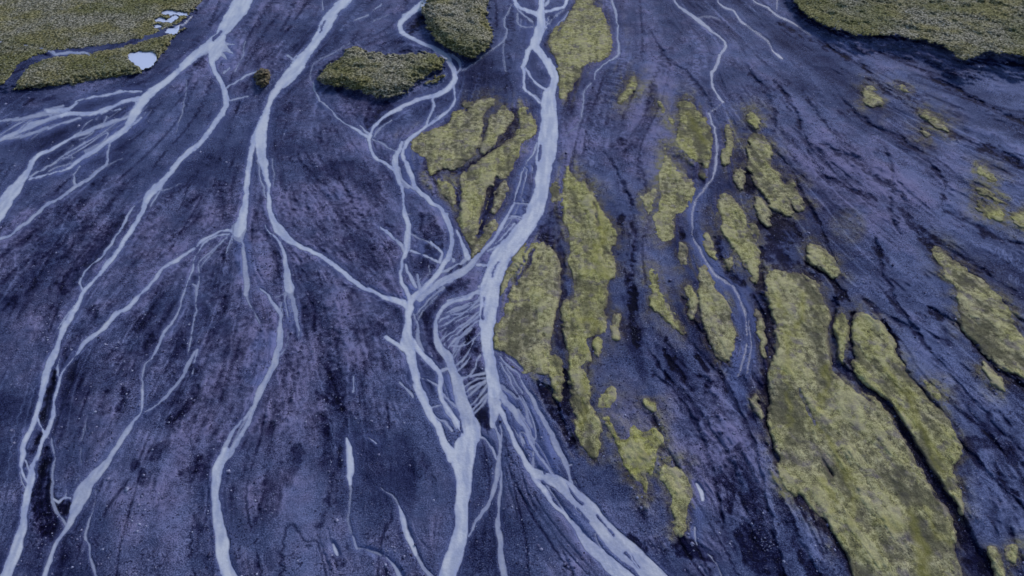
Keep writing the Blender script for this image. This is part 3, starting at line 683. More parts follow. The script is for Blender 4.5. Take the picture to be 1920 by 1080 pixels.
# ------------------------------------------------------------------ flow directions of the braid plain
segs = []
for _, st, line in parsed:
    L = np.array(line)
    for a, b in zip(L[:-1], L[1:]): segs.append((*((a+b)[:2]/2), b[0]-a[0], b[1]-a[1], st*(3 if a[2] > 8 else 1)))
for ln in GUIDES.strip().splitlines():
    L = smooth_line(pts(ln), 40)
    for a, b in zip(L[:-1], L[1:]): segs.append((*((a+b)[:2]/2), b[0]-a[0], b[1]-a[1], 2.5))
segs = np.array(segs)
cx = np.linspace(XS[0], XS[-1], 150); cy = np.linspace(YS[0], YS[-1], 90)
cx = np.concatenate([np.linspace(-2600, -120, 12), np.linspace(-80, 2000, 110), np.linspace(2040, 4520, 12)])
cy = np.concatenate([np.linspace(-715, -60, 10), np.linspace(-30, 1130, 66), np.linspace(1160, 1800, 8)])
CXX, CYY = np.meshgrid(cx, cy)
A = np.zeros(CXX.shape); B = np.zeros(CXX.shape)
ang = np.arctan2(segs[:, 3], segs[:, 2])
ln_ = np.hypot(segs[:, 2], segs[:, 3])
for (x, y, _, _, wt), th, l in zip(segs, ang, ln_):
    k = wt*l/(((CXX-x)**2+(CYY-y)**2) + 500.0)**1.3
    A += k*np.cos(2*th); B += k*np.sin(2*th)
TH = .5*np.arctan2(B, A)
# bilinear lift to the grid through double-angle components
def lift(C):
    fx = np.clip(np.interp(XS, cx, np.arange(len(cx))), 0, len(cx)-1.001); fy = np.clip(np.interp(YS, cy, np.arange(len(cy))), 0, len(cy)-1.001)
    ix = fx.astype(int); iy = fy.astype(int); u = (fx-ix)[None, :]; v = (fy-iy)[:, None]
    g = lambda a, b: C[np.ix_(iy+a, ix+b)]
    return (g(0,0)*(1-u)+g(0,1)*u)*(1-v) + (g(1,0)*(1-u)+g(1,1)*u)*v
c2, s2 = lift(np.cos(2*TH)), lift(np.sin(2*TH))
TH = .5*np.arctan2(s2, c2)
DX, DY = np.cos(TH), np.sin(TH)
sgn = np.where(DY < 0, -1.0, 1.0); DX *= sgn; DY *= sgn      # always point downstream
HX = np.gradient(XS)[None, :]; HY = np.gradient(YS)[:, None]
def samp(F, fj, fi):
    fj = np.clip(fj, 0, NY-1.001); fi = np.clip(fi, 0, NX-1.001)
    j = fj.astype(np.int32); i = fi.astype(np.int32); v = fj-j; u = fi-i
    k = j*NX+i; f = F.ravel()
    return (f[k]*(1-u)+f[k+1]*u)*(1-v) + (f[k+NX]*(1-u)+f[k+NX+1]*u)*v
DX = DX.astype(np.float32); DY = DY.astype(np.float32)
DI = (DX/HX).astype(np.float32); DJ = (DY/HY).astype(np.float32)
JJ, II = np.meshgrid(np.arange(NY, dtype=np.float32), np.arange(NX, dtype=np.float32), indexing='ij')
def streak(F, length_m, n):
    """smear F along the flow so that it reads as water-laid bars"""
    F = F.astype(np.float32)
    h = (length_m/n*PPM).astype(np.float32)
    acc = F.copy(); wsum = 1.0
    for sg in (1, -1):
        j = JJ.copy(); i = II.copy()
        for k in range(1, n+1):
            di = samp(DI, j, i); dj = samp(DJ, j, i)
            i = i + sg*h*di; j = j + sg*h*dj
            wgt = 1 - (k/(n+1))**2
            acc += wgt*samp(F, j, i); wsum += wgt
    return norm(acc/wsum)
LA = streak(fbm(GX, GY, 1.3, 3, 11), 2.4, 6)
LB = streak(fbm(GX, GY, 3.8, 3, 21), 8, 8)
LC = streak(fbm(GX, GY, .6, 1, 31), 1.3, 3)*(.4 + .6*ss(2.5, 6.5, PPM))
LD = streak(fbm(GX, GY, 10, 3, 41), 22, 8)
N1 = norm(fbm(GX, GY, 1.0, 3, 51)); N2 = norm(fbm(GX, GY, 14, 3, 61)); N3 = norm(fbm(GX, GY, .62, 1, 71))*(.25 + .75*ss(2.5, 6.5, PPM))
N4 = norm(fbm(GX, GY, 5.0, 3, 81))
N5 = norm(fbm(GX, GY, 45., 3, 91))

def dist_to_zero(F, wid):
    gy, gx = np.gradient(F, YS, XS)
    return wid - np.abs(F)/(np.hypot(gx, gy) + 1e-4)
RF = streak(fbm(GX, GY, 2.6, 2, 111), 8, 9)
RF2 = streak(fbm(GX, GY, 4.2, 2, 131), 14, 9)
RG = streak(fbm(GX, GY, 7.0, 3, 141), 20, 10)
RH = streak(fbm(GX, GY, 5.0, 2, 151), 22, 10)
rillW = dist_to_zero(RF, 1.3); rillW2 = dist_to_zero(RF2, 2.0)
WS += .55*LA + .85*LC + .45*N3                                   # ragged, water-cut shorelines
WS = np.where(WS < -30, -30, WS)

# ------------------------------------------------------------------ heights
MAC = np.zeros((NY, NX)); HS = np.full((NY, NX), FAR); HID = np.full((NY, NX), -1, np.int8)
trackS = np.full((NY, NX), FAR)
stroke_into(trackS, pts(TRACK), 10, 1.0)
for k, (nm, h, poly) in enumerate(HEATH):
    sl, s = poly_into(poly, 70, 1.5)
    s = s + 1.2*N1[sl] + .6*N3[sl]
    if nm == 'terrace_left':
        MAC[sl] = np.maximum(MAC[sl], h*ss(-6, 14, s))
    elif nm == 'terrace_right':
        gul = 2.0*N4[sl] + 2.5*LB[sl]*.5
        wd = np.interp(PX[sl], [1480, 1600, 1700, 1850, 1950], [16, 26, 38, 50, 56])
        foot = ss(-1, 0, (s + 3)/(wd + gul*1.5) )
        MAC[sl] = np.maximum(MAC[sl], h*np.interp(PX[sl], [1440, 1520, 1650, 1850], [.4, .6, .85, 1])*(.60*foot + .40*ss(-5, 1, s)))
        MAC[sl] += np.where(s > 0, .22*N4[sl]*ss(0, 20, s), 0)
    else:
        MAC[sl] = np.maximum(MAC[sl], h*(.55*ss(-5, 3, s) + .45*ss(0, 22, s)) + .25*N4[sl]*ss(0, 8, s))
    m = s > HS[sl]; HS[sl] = np.where(m, s, HS[sl]); HID[sl] = np.where(m & (s > -3), k, HID[sl])
# small brown mound beside the second stream
sl, s = poly_into('478,132 490,127 503,130 509,144 504,159 492,165 480,160 475,147', 20, .8)
MAC[sl] = np.maximum(MAC[sl], 2.2*ss(-3, 12, s) + .3*N1[sl]*ss(-2, 4, s))
mound = (sl, s)
HS = np.minimum(HS, -trackS + .8*N1)
HS = np.minimum(HS, -PW)
DARK = np.zeros((NY, NX)); CUT = np.zeros((NY, NX))
for ln in GULLY_SHADE.strip().splitlines():
    hd, line = ln.split('|'); dk, cut = [float(q) for q in hd.split(',')]
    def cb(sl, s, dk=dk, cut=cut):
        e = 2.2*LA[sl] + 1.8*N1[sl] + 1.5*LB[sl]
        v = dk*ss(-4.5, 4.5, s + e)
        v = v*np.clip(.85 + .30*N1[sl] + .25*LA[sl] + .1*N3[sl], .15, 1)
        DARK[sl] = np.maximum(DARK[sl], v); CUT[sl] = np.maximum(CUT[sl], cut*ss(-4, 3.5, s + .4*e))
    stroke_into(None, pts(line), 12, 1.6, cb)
PALEF = np.zeros((NY, NX)); SILTF = np.zeros((NY, NX))
for F, T in ((PALEF, PALE), (SILTF, SILT)):
    for ln in T.strip().splitlines():
        am, line = ln.split('|'); am = float(am)
        def cb(sl, s, am=am, F=F):
            F[sl] = np.maximum(F[sl], am*ss(-6, 8, s + 3.5*LB[sl] + 2*LA[sl]))
        stroke_into(None, pts(line), 34, 2.0, cb)

# threads of shallow water weaving through the silt fans
WEB = np.zeros((NY, NX))
for ln in ('260,205,40 200,245,46 150,285,44 110,318,20', '130,218,30 60,240,50 0,250,40', '935,740,40 970,775,60 1010,820,60 1040,880,44 1070,910,30',
           '1040,920,36 1100,980,40 1180,1060,50', '970,390,24 950,420,22', '750,310,26', '800,530,40 850,510,30 890,490,20', '835,720,30 845,780,30', '985,50,40 1045,40,36', '445,450,34 400,475,24', '535,575,34', '600,50,14 560,120,20 510,170,14', '990,310,20 980,360,20'):
    stroke_into(None, pts(ln), 30, 2.0, lambda sl, s_: WEB.__setitem__(sl, np.maximum(WEB[sl], ss(-6, 4, s_ + 3*N4[sl]))))
for rl, st_, zone in ((rillW, .45, WEB), (rillW2, .62, WEB)):
    f = rl - 5*(1-zone)
    f = np.where(WID >= 0, f, FAR)
    WT = np.where((f > WS), np.maximum(WT, st_*ss(-1.2, 1.0, f)*(.75+.25*N4)), WT)
    WS = np.maximum(WS, f)
# moss outlines
MS = np.full((NY, NX), FAR); MID = np.full((NY, NX), -1, np.int16); MTINT = np.zeros((NY, NX))
moss_list = []
for k, ln in enumerate(MOSS.strip().splitlines()):
    lab, tint, poly = ln.split('|'); moss_list.append(lab)
    sl, s = poly_into(poly, 46, 1.3)
    s = s + 1.2
    m = s > MS[sl]; MS[sl] = np.where(m, s, MS[sl]); MID[sl] = np.where(m & (s > -6), k, MID[sl])
    MTINT[sl] = np.where(m & (s > -8), float(tint), MTINT[sl])
MS = np.minimum(MS, 8) + 1.1*LA + .9*N1 + .7*LC + .5*N3 - .8*np.clip(-N4, 0, 3)*(1.2-MTINT) + 1.3
for ln in ('1560,555,10 1560,590,13 1557,630,13 1562,665,15 1580,692,18 1610,716,17 1652,750,14 1682,786,14 1710,836,16 1750,898,17 1787,958,20 1812,1010,26 1840,1070,34',
           '1597,585,5 1593,630,7 1594,670,12 1592,700,14', '1428,500,10 1424,560,14 1434,600,12 1440,650,10 1438,700,10 1434,770,8 1442,830,6',
           '820,328,7 850,322,6 872,314,6 900,297,6 925,280,8 945,262,9 958,246,8 966,222,8 966,205,10', '914,228,6 908,248,4 901,270,4 896,288,4', '858,335,6 861,360,5 859,395,5',
           '918,352,9 908,385,7 897,420,6', '1048,470,8 1052,520,5 1052,560,5 1047,600,8 1040,640,12 1052,670,8 1062,720,9 1062,770,9', '1000,468,4 985,500,4 968,530,5', '1115,380,1.5 1122,420,1.5',
           '1245,850,6 1232,880,7 1225,900,5', '1475,370,2 1488,395,2', '1540,860,1.2 1560,890,1.6', '1500,735,1 1515,770,1.8 1530,800,1.2'):
    stroke_into(None, pts(ln), 16, 1.3, lambda sl, s_: MS.__setitem__(sl, np.minimum(MS[sl], -s_ + .6*LA[sl] + .5*N1[sl])))
MS = np.minimum(MS, -WS)

calm = 1 - ss(-9, 0, WS)                                 # 1 away from water, 0 in it
hsoft = 1 - .95*ss(-4, 4, HS)
quiet = 1 - .45*ss(1050, 1400, PX + .3*(540-PY))*ss(900, 500, PY)
rough = np.clip(.75 + .45*N5 + .3*N4, .15, 1.6)*quiet
relief = rough*(.05*LA + .10*LB + .03*LC + .03*N3 + .03*N1) + .16*LD + .12*N4
deep = ss(1.15, 2.1, -(LA*.75 + LB*.55))                  # scoured pockets
drill = ss(-2.2, 1.4, dist_to_zero(RG, 1.8))*ss(-.5, .6, LD + .6*N4)
drill2 = ss(-1.6, .8, dist_to_zero(RH, 1.2))*ss(.2, 1.0, -LD + .6*N5)
relief -= .14*deep + .16*drill
GZ = MAC + calm*hsoft*relief - CUT*calm
bank = np.clip(-.12 - .07*WS, -.6, .0)
GZ = GZ + bank*ss(-4, -1, WS)
WATER_Z = MAC - .12
pb = ss(-3, 1, PW)
GZ = GZ*(1-pb) + (MAC - .5)*pb + np.clip(-.1*PW, -.6, .2)*pb
GZ = np.where(RY > 0, GZ, GZ)
# rough little swells keep the far plain from being a flat sheet
GZ += np.where(PY < -40, 1.0, 0.0)*(ss(-40, -300, PY)*3*N2)

# ------------------------------------------------------------------ ground colour fields (sand, gravel, silt and painted shade)
tone = .545 + .05*ss(1000, 1500, PX)*ss(700, 300, PY) + rough*(.045*LA + .045*LB + .035*LC + .04*N3 + .03*N1) + .075*LD + .05*N2 + .03*N4
tone -= .10*deep*quiet
tone -= .24*drill*(1-.6*SILTF)*(quiet**.5)
tone += .19*drill2*(1-DARK)
pl = np.clip(PALEF*.95, 0, .8)*(1-.8*DARK)
tone = tone*(1-pl) + (.68 + .35*(tone-.54))*pl
tone -= .50*DARK*(1 + .12*N1 + .1*LA)  # darkens wet sand and gullies, and paints in the shade strokes
tone += .05*N5
hue = .37 + .16*N5 + .10*N4 + .10*LD                       # 0 blue slate .. 1 violet-brown
left = ss(1000, 300, PX)
hue += .10*left*ss(200, 500, PY)
hue -= .45*ss(1500, 1850, PX + .6*(PY-540))*.8
hue -= .45*SILTF
hue += .12*PALEF
near_moss = ss(-14, 0, MS)
hue += .35*near_moss*(1-SILTF)
olive = np.clip(ss(-44, -4, MS)*(.45+.3*N4) + .75*ss(-16, -1, MS), 0, 1)*(1-.6*PALEF)*ss(-4, -12, WS)
olive = np.maximum(olive, .55*ss(-10, 10, -np.hypot(PX-1590, PY-425)+34)*1.0)
silt = np.clip(.75*SILTF*(.55+.25*LA) + .38*HALO, 0, 1)*(1-.95*DARK)
print('grid', NX, NY)

# ------------------------------------------------------------------ mesh makers
def coords(z):
    x, y = place(z)
    return x, y, z
def link(name, me, m, parent=None):
    o = bpy.data.objects.new(name, me); S.collection.objects.link(o)
    me.materials.append(m)
    if parent: o.parent = parent
    return o
def tag(o, label=None, cat=None, group=None, kind=None):
    if label: o['label'] = label
    if cat: o['category'] = cat
    if group: o['group'] = group
    if kind: o['kind'] = kind
    return o
def sheet(name, z, cells, m, attrs):
    """mesh made of the grid cells in the mask, with float attributes on its points"""
    x, y, zz = coords(z)
    j, i = np.nonzero(cells)
    a = j*NX+i
    quads = np.stack([a, a+NX, a+NX+1, a+1], 1)
    used = np.unique(quads)
    remap = np.full(NX*NY, -1, np.int32); remap[used] = np.arange(len(used), dtype=np.int32)
    quads = remap[quads]
    co = np.stack([x.ravel()[used], y.ravel()[used], zz.ravel()[used]], 1).astype(np.float32)
    me = bpy.data.meshes.new(name)
    me.vertices.add(len(co)); me.vertices.foreach_set('co', co.ravel())
    nq = len(quads)
    me.loops.add(nq*4); me.loops.foreach_set('vertex_index', quads.ravel().astype(np.int32))
    me.polygons.add(nq)
    me.polygons.foreach_set('loop_start', np.arange(0, nq*4, 4, dtype=np.int32))
    me.polygons.foreach_set('use_smooth', np.ones(nq, bool))
    me.update(calc_edges=True)
    for an, arr in attrs.items():
        at = me.attributes.new(an, 'FLOAT', 'POINT')
        at.data.foreach_set('value', arr.ravel()[used].astype(np.float32))
    return link(name, me, m)
def cellmask(v):
    return v[:-1, :-1]
def any_corner(M):
    c = M[:-1, :-1] | M[1:, :-1] | M[:-1, 1:] | M[1:, 1:]
    return c

# ------------------------------------------------------------------ materials
class N:
    def __init__(s, name):
        s.m = bpy.data.materials.new(name); s.m.use_nodes = True; s.t = s.m.node_tree
        s.b = s.t.nodes['Principled BSDF']; s.out = s.t.nodes['Material Output']
        s.co = s.t.nodes.new('ShaderNodeNewGeometry').outputs['Position']
    def n(s, ty, **k):
        q = s.t.nodes.new(ty)
        for a, b in k.items(): setattr(q, a, b)
        return q
    def set(s, sock, v):
        if isinstance(v, bpy.types.NodeSocket): s.t.links.new(v, sock)
        elif isinstance(v, (tuple, list)) and len(v) == 3 and sock.type == 'RGBA': sock.default_value = (*v, 1)
        else: sock.default_value = v
    def attr(s, name): return s.n('ShaderNodeAttribute', attribute_name=name).outputs['Fac']
    def noise(s, scale, detail=3, rough=.6, co=None):
        q = s.n('ShaderNodeTexNoise'); q.inputs['Scale'].default_value = scale; q.inputs['Detail'].default_value = detail; q.inputs['Roughness'].default_value = rough
        s.t.links.new(co or s.co, q.inputs['Vector']); return q.outputs['Fac']
    def math(s, op, a, b=0, c=0, clamp=False):
        q = s.n('ShaderNodeMath', operation=op, use_clamp=clamp)
        for k, v in enumerate((a, b, c)): s.set(q.inputs[k], v)
        return q.outputs[0]
    def rng(s, v, a, b, c=0, d=1):
        q = s.n('ShaderNodeMapRange'); s.set(q.inputs[0], v)
        for k, u in enumerate((a, b, c, d)): q.inputs[k+1].default_value = u
        return q.outputs[0]
    def mix(s, f, a, b):
        q = s.n('ShaderNodeMix', data_type='RGBA'); s.set(q.inputs[0], f); s.set(q.inputs[6], a); s.set(q.inputs[7], b); return q.outputs[2]
    def ramp(s, f, stops):
        q = s.n('ShaderNodeValToRGB'); e = q.color_ramp.elements
        while len(e) < len(stops): e.new(.5)
        for el, (p, c) in zip(e, stops): el.position = p; el.color = (*c, 1)
        s.set(q.inputs[0], f); return q.outputs[0]
    def bump(s, h, dist, strength=1.0):
        q = s.n('ShaderNodeBump'); q.inputs['Distance'].default_value = dist; q.inputs['Strength'].default_value = strength
        s.set(q.inputs['Height'], h); s.t.links.new(q.outputs[0], s.b.inputs['Normal']); return q

def srgb(r, g, b, k=1.0):
    f = lambda v: (v/255/12.92 if v/255 <= .04045 else ((v/255+.055)/1.055)**2.4)*k
    return (f(r), f(g), f(b))

g = N('black_sand')
fine = g.noise(3.4, 4, .75); mid = g.noise(.7, 3, .6)
t = g.math('ADD', g.attr('tone'), g.math('MULTIPLY', g.math('SUBTRACT', fine, .5), g.rng(g.noise(.07, 2), .35, .62, .6, 1.7)))
t = g.math('ADD', t, g.math('MULTIPLY', g.math('SUBTRACT', mid, .5), .22))
blue = g.ramp(t, [(.04, srgb(3, 5, 32)), (.20, srgb(13, 17, 58)), (.38, srgb(45, 52, 91)), (.58, srgb(76, 87, 127)), (.85, srgb(120, 131, 178))])
viol = g.ramp(t, [(.04, srgb(4, 3, 32)), (.20, srgb(16, 14, 54)), (.38, srgb(48, 47, 84)), (.58, srgb(78, 79, 114)), (.85, srgb(124, 123, 166))])
hf = g.rng(g.math('ADD', g.attr('hue'), g.math('MULTIPLY', g.math('SUBTRACT', g.noise(.25, 2), .5), .7)), .2, .8)
col = g.mix(hf, blue, viol)
brown = g.ramp(t, [(.1, srgb(16, 12, 34)), (.35, srgb(58, 52, 62)), (.6, srgb(100, 96, 88)), (.8, srgb(132, 130, 100))])
col = g.mix(g.math('MULTIPLY', g.attr('olive'), g.rng(g.noise(.5, 4, .65), .32, .58, .15, 1)), col, brown)
col = g.mix(g.attr('silt'), col, srgb(104, 116, 172))
pit = g.math('MULTIPLY', g.rng(g.noise(2.1, 2, .6), .56, .62), g.rng(g.noise(.13, 3, .6), .50, .58))
col = g.mix(g.math('MULTIPLY', pit, .8), col, srgb(12, 12, 52))
speck = g.math('MULTIPLY', g.rng(g.noise(3.6, 1, .5), .64, .72), g.rng(g.noise(.12, 3), .44, .58, .15, 1))
col = g.mix(g.math('MULTIPLY', speck, .45), col, srgb(140, 146, 182))
g.set(g.b.inputs['Base Color'], col); g.b.inputs['Roughness'].default_value = .8
g.b.inputs['Specular IOR Level'].default_value = .08
g.bump(g.math('ADD', fine, g.math('MULTIPLY', mid, .6)), .5, .8)
M_SAND = g.m

q = N('glacial_water')
ripple = q.noise(1.6, 3, .6)
base = q.mix(q.rng(q.noise(.22, 3, .6), .35, .65), srgb(172, 178, 192), srgb(192, 195, 198))
base = q.mix(q.attr('flow'), q.mix(.55, base, srgb(138, 149, 188)), q.mix(.5, base, srgb(208, 212, 226)))  # colour variation along the flow, with glints painted in
base = q.mix(q.attr('shallow'), base, srgb(146, 156, 200))
base = q.mix(q.rng(q.noise(2.2, 2), .62, .75, 0, .35), base, srgb(205, 214, 232))  # bright specks painted into the colour as glints
q.set(q.b.inputs['Base Color'], base); q.b.inputs['Roughness'].default_value = .35; q.b.inputs['Specular IOR Level'].default_value = .5
q.bump(ripple, .12, .6)
tr = q.n('ShaderNodeBsdfTransparent'); mx = q.n('ShaderNodeMixShader')
op = q.math('ADD', q.attr('turbid'), q.math('MULTIPLY', q.math('SUBTRACT', q.noise(1.9, 3), .5), .35), clamp=True)
op = q.math('MULTIPLY', op, q.rng(q.attr('turbid'), 0, .15))
q.set(mx.inputs[0], op); q.t.links.new(tr.outputs[0], mx.inputs[1]); q.t.links.new(q.b.outputs[0], mx.inputs[2])
q.t.links.new(mx.outputs[0], q.out.inputs[0])
M_WATER = q.m

q = N('pond_water'); q.b.inputs['Base Color'].default_value = (*srgb(196, 206, 236), 1); q.b.inputs['Roughness'].default_value = .12
q.bump(q.noise(.8, 2), .05, .5); M_POND = q.m

q = N('moss')
fn = q.noise(3.6, 4, .75); bl = q.noise(.8, 3, .65); big = q.noise(.12, 3, .55)
f = q.math('ADD', q.attr('tint'), q.math('MULTIPLY', q.math('SUBTRACT', big, .5), 1.5))
f = q.rng(f, .1, 1.3)
v = q.math('ADD', q.math('MULTIPLY', fn, .55), q.math('MULTIPLY', bl, .45))
dull = q.ramp(v, [(.39, srgb(66, 62, 62)), (.50, srgb(142, 137, 112)), (.59, srgb(184, 179, 150))])
viv = q.ramp(v, [(.39, srgb(74, 74, 42)), (.50, srgb(142, 142, 80)), (.59, srgb(176, 175, 114))])
col = q.mix(f, dull, viv)
grey = q.rng(q.noise(.3, 4, .65), .52, .64)
col = q.mix(q.math('MULTIPLY', grey, .6), col, srgb(104, 96, 112))
col = q.mix(q.rng(q.attr('mot'), .5, .15, 0, .75), col, srgb(72, 72, 56))
col = q.mix(q.rng(q.attr('mot'), .6, .9, 0, .5), col, srgb(176, 170, 140))
col = q.mix(q.attr('vein'), col, srgb(134, 132, 52))
col = q.mix(q.math('MULTIPLY', q.attr('edge'), .6), col, srgb(78, 70, 74))
q.set(q.b.inputs['Base Color'], col); q.b.inputs['Roughness'].default_value = .95; q.b.inputs['Specular IOR Level'].default_value = .1
q.bump(q.math('ADD', fn, bl), .3, .5); M_MOSS = q.m

q = N('heath')
fn = q.noise(1.3, 4, .7); big = q.noise(.06, 3, .6); md = q.noise(.8, 3, .6)
a = q.ramp(fn, [(.40, srgb(52, 54, 48)), (.5, srgb(122, 120, 104)), (.6, srgb(188, 184, 172))])
b = q.ramp(fn, [(.40, srgb(54, 54, 34)), (.5, srgb(122, 118, 80)), (.6, srgb(166, 160, 124))])
c = q.ramp(fn, [(.38, srgb(36, 42, 32)), (.5, srgb(84, 86, 60)), (.6, srgb(122, 122, 96))])
col = q.mix(q.rng(big, .42, .6), a, b); col = q.mix(q.rng(md, .55, .65, 0, .8), col, c)
col = q.mix(q.rng(q.noise(.028, 3, .6), .48, .60, 0, .65), col, q.ramp(fn, [(.38, srgb(40, 44, 22)), (.5, srgb(96, 98, 54)), (.6, srgb(132, 134, 90))]))
q.set(q.b.inputs['Base Color'], col); q.b.inputs['Roughness'].default_value = .95; q.b.inputs['Specular IOR Level'].default_value = .1
q.bump(fn, 1.2, .8); M_HEATH = q.m

def plain_mat(name, stops, scale, rough=.9):
    q = N(name); q.set(q.b.inputs['Base Color'], q.ramp(q.noise(scale, 2), stops)); q.b.inputs['Roughness'].default_value = rough
    q.b.inputs['Specular IOR Level'].default_value = .15
    return q.m
M_SHRUB = plain_mat('shrub_leaf', [(.36, srgb(40, 44, 32)), (.5, srgb(104, 104, 84)), (.62, srgb(186, 184, 170))], .9)
M_STONE = plain_mat('stone', [(.35, srgb(34, 34, 64)), (.5, srgb(92, 94, 130)), (.65, srgb(150, 154, 186))], .8)
M_MOUND = plain_mat('weathered_rock', [(.38, srgb(52, 46, 48)), (.5, srgb(88, 80, 66)), (.62, srgb(120, 112, 88))], 1.1)

# ------------------------------------------------------------------ ground
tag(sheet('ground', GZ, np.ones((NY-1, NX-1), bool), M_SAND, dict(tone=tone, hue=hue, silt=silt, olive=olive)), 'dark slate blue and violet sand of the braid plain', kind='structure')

# ------------------------------------------------------------------ running water: one sheet per stream
names = {'west': ('stream', 'pale braided stream running down the left edge of the plain'),
         'second': ('stream', 'pale stream splitting twice left of the grassy island'),
         'middle': ('stream', 'narrow looping stream passing right of the grassy island'),
         'main': ('river', 'widest milky river down the middle of the plain'),
         'braid': ('stream', 'milky stream with ladder-like side strands below the junction'),
         'delta': ('stream', 'fanned milky strands leaving the plain at the bottom'),
         'ribbon': ('stream', 'thin ribbon streams on the right half of the plain'),
         'south': ('stream', 'short water slivers on the lower plain'),
         'brook': ('stream', 'thin brook across the grassy terrace at top left')}
wet = WS > -2.6
owner = WID[:-1, :-1]
near = any_corner(WS > -1.0)
for k, nm in enumerate(streams):
    cells = near & (owner == k)
    if not cells.any(): continue
    o = sheet(names[nm][0], WATER_Z, cells, M_WATER, dict(turbid=np.clip(WT, 0, 1)**.65*ss(-1.0, 1.7, WS), shallow=np.clip(1.15 - WT*ss(-1, 6, WS), 0, 1)*.8, flow=np.clip(.5+.25*LC+.3*LA+.2*LB+.1*N3, 0, 1)))
    tag(o, names[nm][1], kind='structure')
for k in range(5):
    cells = any_corner((PW > -1) & (PID == k))
    o = sheet('pond', MAC*0 + (np.median(MAC[(PID == k) & (PW > 0)]) - .45), cells, M_POND, {})
    tag(o, None, kind='structure')

# ------------------------------------------------------------------ moss: one cushion per patch
veins = np.full((NY, NX), FAR)
for ln in ('1508,560,8 1505,600,10 1482,630,9 1478,690,7 1480,760,8 1478,800,4',
           '1500,745,3 1530,800,4 1562,835,10 1580,880,16 1592,910,14 1598,950,8 1590,990,5',
           '1550,690,16 1560,720,14 1540,760,10', '1660,690,6 1690,730,10 1712,760,14 1725,800,12 1750,850,12 1775,890,8',
           '1700,960,14 1720,1020,26 1735,1080,30', '1735,960,6 1755,1000,8 1785,1025,8', '1640,980,6 1690,990,10',
           '1550,900,8 1560,960,10', '1115,380,4 1130,430,14 1120,480,12 1140,520,8', '1090,600,10 1120,600,14 1105,660,8 1095,660,10',
           '1100,720,10 1090,790,12', '1210,840,14 1200,870,16 1190,880,10', '1455,560,8 1470,590,8', '1290,210,8 1310,250,8 1322,270,6'):
    stroke_into(veins, pts(ln), 14, 2.5)
vein = .38*ss(-9, 7, veins + 1.5*LA + 1.5*N1)
MOSS_Z = GZ*.12 + (MAC - CUT*.3 + .10*LB + .10*N4)*.88 + np.clip(.06*MS, -.30, .24) + (.012*N1 + .01*N3 + .012*LC)*ss(-2, 2, MS)
crack = ss(.55, .95, np.abs(norm(LB + .6*LA))*-1 + 1.0)   # shallow creases along the old flow lines
MOSS_Z -= .10*crack*ss(1, 5, MS)
MOSS_Z = np.where(MS > 2.0, np.maximum(MOSS_Z, GZ + .03), MOSS_Z)
MOSS_Z = np.where(MS < -1.2, GZ - .25, MOSS_Z)
for k, lab in enumerate(moss_list):
    cells = any_corner((MS > -2.0) & (MID == k)) & (MID[:-1, :-1] == k)
    if not cells.any(): continue
    o = sheet('moss_patch', MOSS_Z, cells, M_MOSS, dict(tint=MTINT + .14*LB + .16*N4 + .10*LA, mot=np.clip(.5 + .13*LB + .12*LA + .12*N4 + .08*N1, 0, 1), vein=vein*(MTINT > .3), edge=1-ss(-.5, 4.5, MS)))
    tag(o, lab, 'moss patch', 'moss patches on the black sand')

# ------------------------------------------------------------------ heath on the terraces and islands
HEATH_Z = GZ + np.clip(.06*HS, -.4, .22) + (.06*N1 + .05*N3)*ss(-1, 2, HS)
HEATH_Z = np.where(HS < -1.2, GZ - .3, HEATH_Z)
hl = ['olive and grey-green heath covering the terrace at top left', 'olive heath on the high terrace above the dark cliff at top right',
      'rough olive heath on the long island in the upper middle', 'thin olive heath strip beside the long island', 'dark green and grey heath on the bluff at the top']
for k in range(len(HEATH)):
    cells = any_corner((HS > -2.0) & (HID == k)) & (HID[:-1, :-1] == k)
    tag(sheet('heath', HEATH_Z, cells, M_HEATH, {}), hl[k], kind='stuff')

def soup(name, V, F, m):
    me = bpy.data.meshes.new(name)
    me.vertices.add(len(V)); me.vertices.foreach_set('co', V.ravel().astype(np.float32))
    n = len(F)
    me.loops.add(n*3); me.loops.foreach_set('vertex_index', F.ravel().astype(np.int32))
    me.polygons.add(n); me.polygons.foreach_set('loop_start', np.arange(0, n*3, 3, dtype=np.int32))
    me.update(calc_edges=True); me.validate()
    return link(name, me, m)
rs = np.random.RandomState(5)
xw, yw, _ = coords(HEATH_Z)
sel = np.flatnonzero((HS > .8) & (PY > -60) & (PX > -100) & (PX < 2020))
pick = rs.choice(sel, 11000)
keep = rs.rand(11000) < np.clip(.55 + .35*N4.ravel()[pick], .1, 1)
pick = pick[keep]
n = len(pick); K = 12
cen = np.stack([xw.ravel()[pick], yw.ravel()[pick], HEATH_Z.ravel()[pick]], 1) + rs.normal(0, .25, (n, 3))*[1, 1, 0]
size = rs.uniform(.2, .6, n)*np.where(rs.rand(n) < .08, 1.6, 1)
off = rs.normal(0, 1, (n, K, 3)); off[..., 2] = np.abs(off[..., 2])*.7
off = off/np.linalg.norm(off, axis=2, keepdims=True)*rs.uniform(.5, 1, (n, K, 1))*size[:, None, None]
c = cen[:, None, :] + off
tri = rs.normal(0, 1, (n, K, 3, 3)); tri /= np.linalg.norm(tri, axis=3, keepdims=True)
V = (c[:, :, None, :] + tri*(size[:, None, None, None]*.42)).reshape(-1, 3)
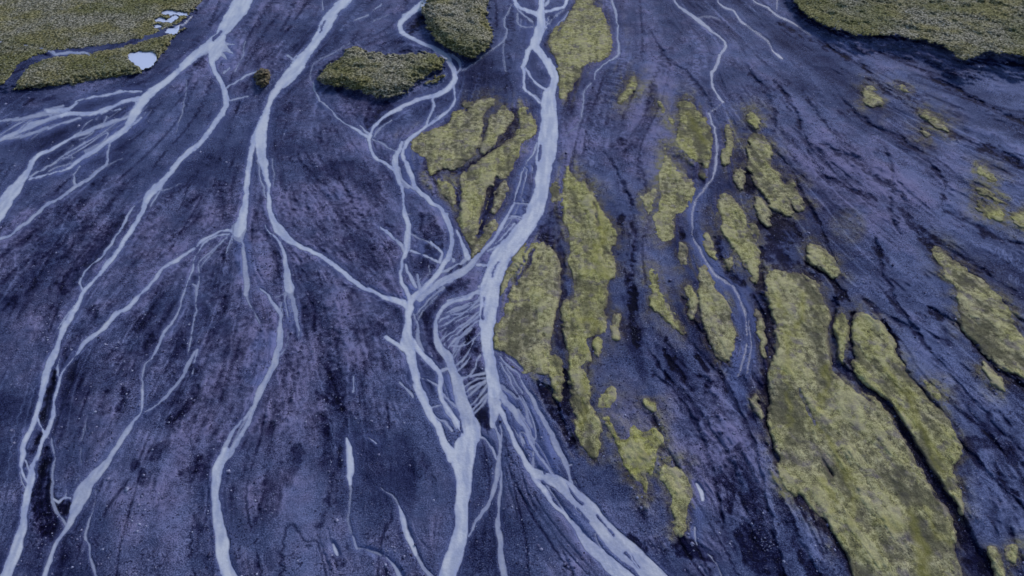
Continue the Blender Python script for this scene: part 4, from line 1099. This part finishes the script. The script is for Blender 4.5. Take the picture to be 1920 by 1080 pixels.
o = soup('shrubs', V, np.arange(len(V)).reshape(-1, 3), M_SHRUB); tag(o, 'low scrub dotted over the heath', kind='stuff')

# stones strewn over the sand
ico = np.array([(0,0,1),(.894,0,.447),(.276,.851,.447),(-.724,.526,.447),(-.724,-.526,.447),(.276,-.851,.447),
                (.724,.526,-.447),(-.276,.851,-.447),(-.894,0,-.447),(-.276,-.851,-.447),(.724,-.526,-.447),(0,0,-1)])
icf = np.array([(0,1,2),(0,2,3),(0,3,4),(0,4,5),(0,5,1),(1,6,2),(2,6,7),(2,7,3),(3,7,8),(3,8,4),(4,8,9),(4,9,5),(5,9,10),(5,10,1),(1,10,6),(6,11,7),(7,11,8),(8,11,9),(9,11,10),(10,11,6)])
sel = np.flatnonzero((HS < -4) & (MS < -2) & (WS < -2) & (PY > -30) & (PX > -60) & (PX < 1980) & (PY < 1110))
wgt = 1.0/PPM.ravel()[sel]**1.3*np.clip(.4 + .5*N4.ravel()[sel], .03, 2)
pick = rs.choice(sel, 9000, p=wgt/wgt.sum()); n = len(pick)
xw, yw, _ = coords(GZ)
cen = np.stack([xw.ravel()[pick], yw.ravel()[pick], GZ.ravel()[pick]], 1) + rs.normal(0, .12, (n, 3))*[1, 1, 0]
size = np.exp(rs.normal(-2.0, .45, n)).clip(.06, .5)
V = cen[:, None, :] + ico[None]*(size[:, None]*rs.uniform(.7, 1.3, (n, 1)))[:, :, None]*rs.uniform(.6, 1.25, (n, 12, 1))*[1, 1, .7]
o = soup('pebbles', V.reshape(-1, 3), (icf[None] + (np.arange(n)*12)[:, None, None]).reshape(-1, 3), M_STONE); tag(o, 'stones strewn over the black sand', kind='stuff')

# the brown mound
mz = GZ.copy(); sl, s = mound
full = np.full((NY, NX), FAR); full[sl] = s
full += 1.2*N1
mz = GZ + np.clip(.12*full, -.3, .4) + (.22*N1 + .12*N3)*ss(-1, 3, full)
mz = np.where(full < -1.2, GZ - .2, mz)
o = sheet('rock_mound', mz, any_corner(full > -2), M_MOUND, {})
tag(o, 'small brown grassy mound left of the pale stream at upper left', 'mound')
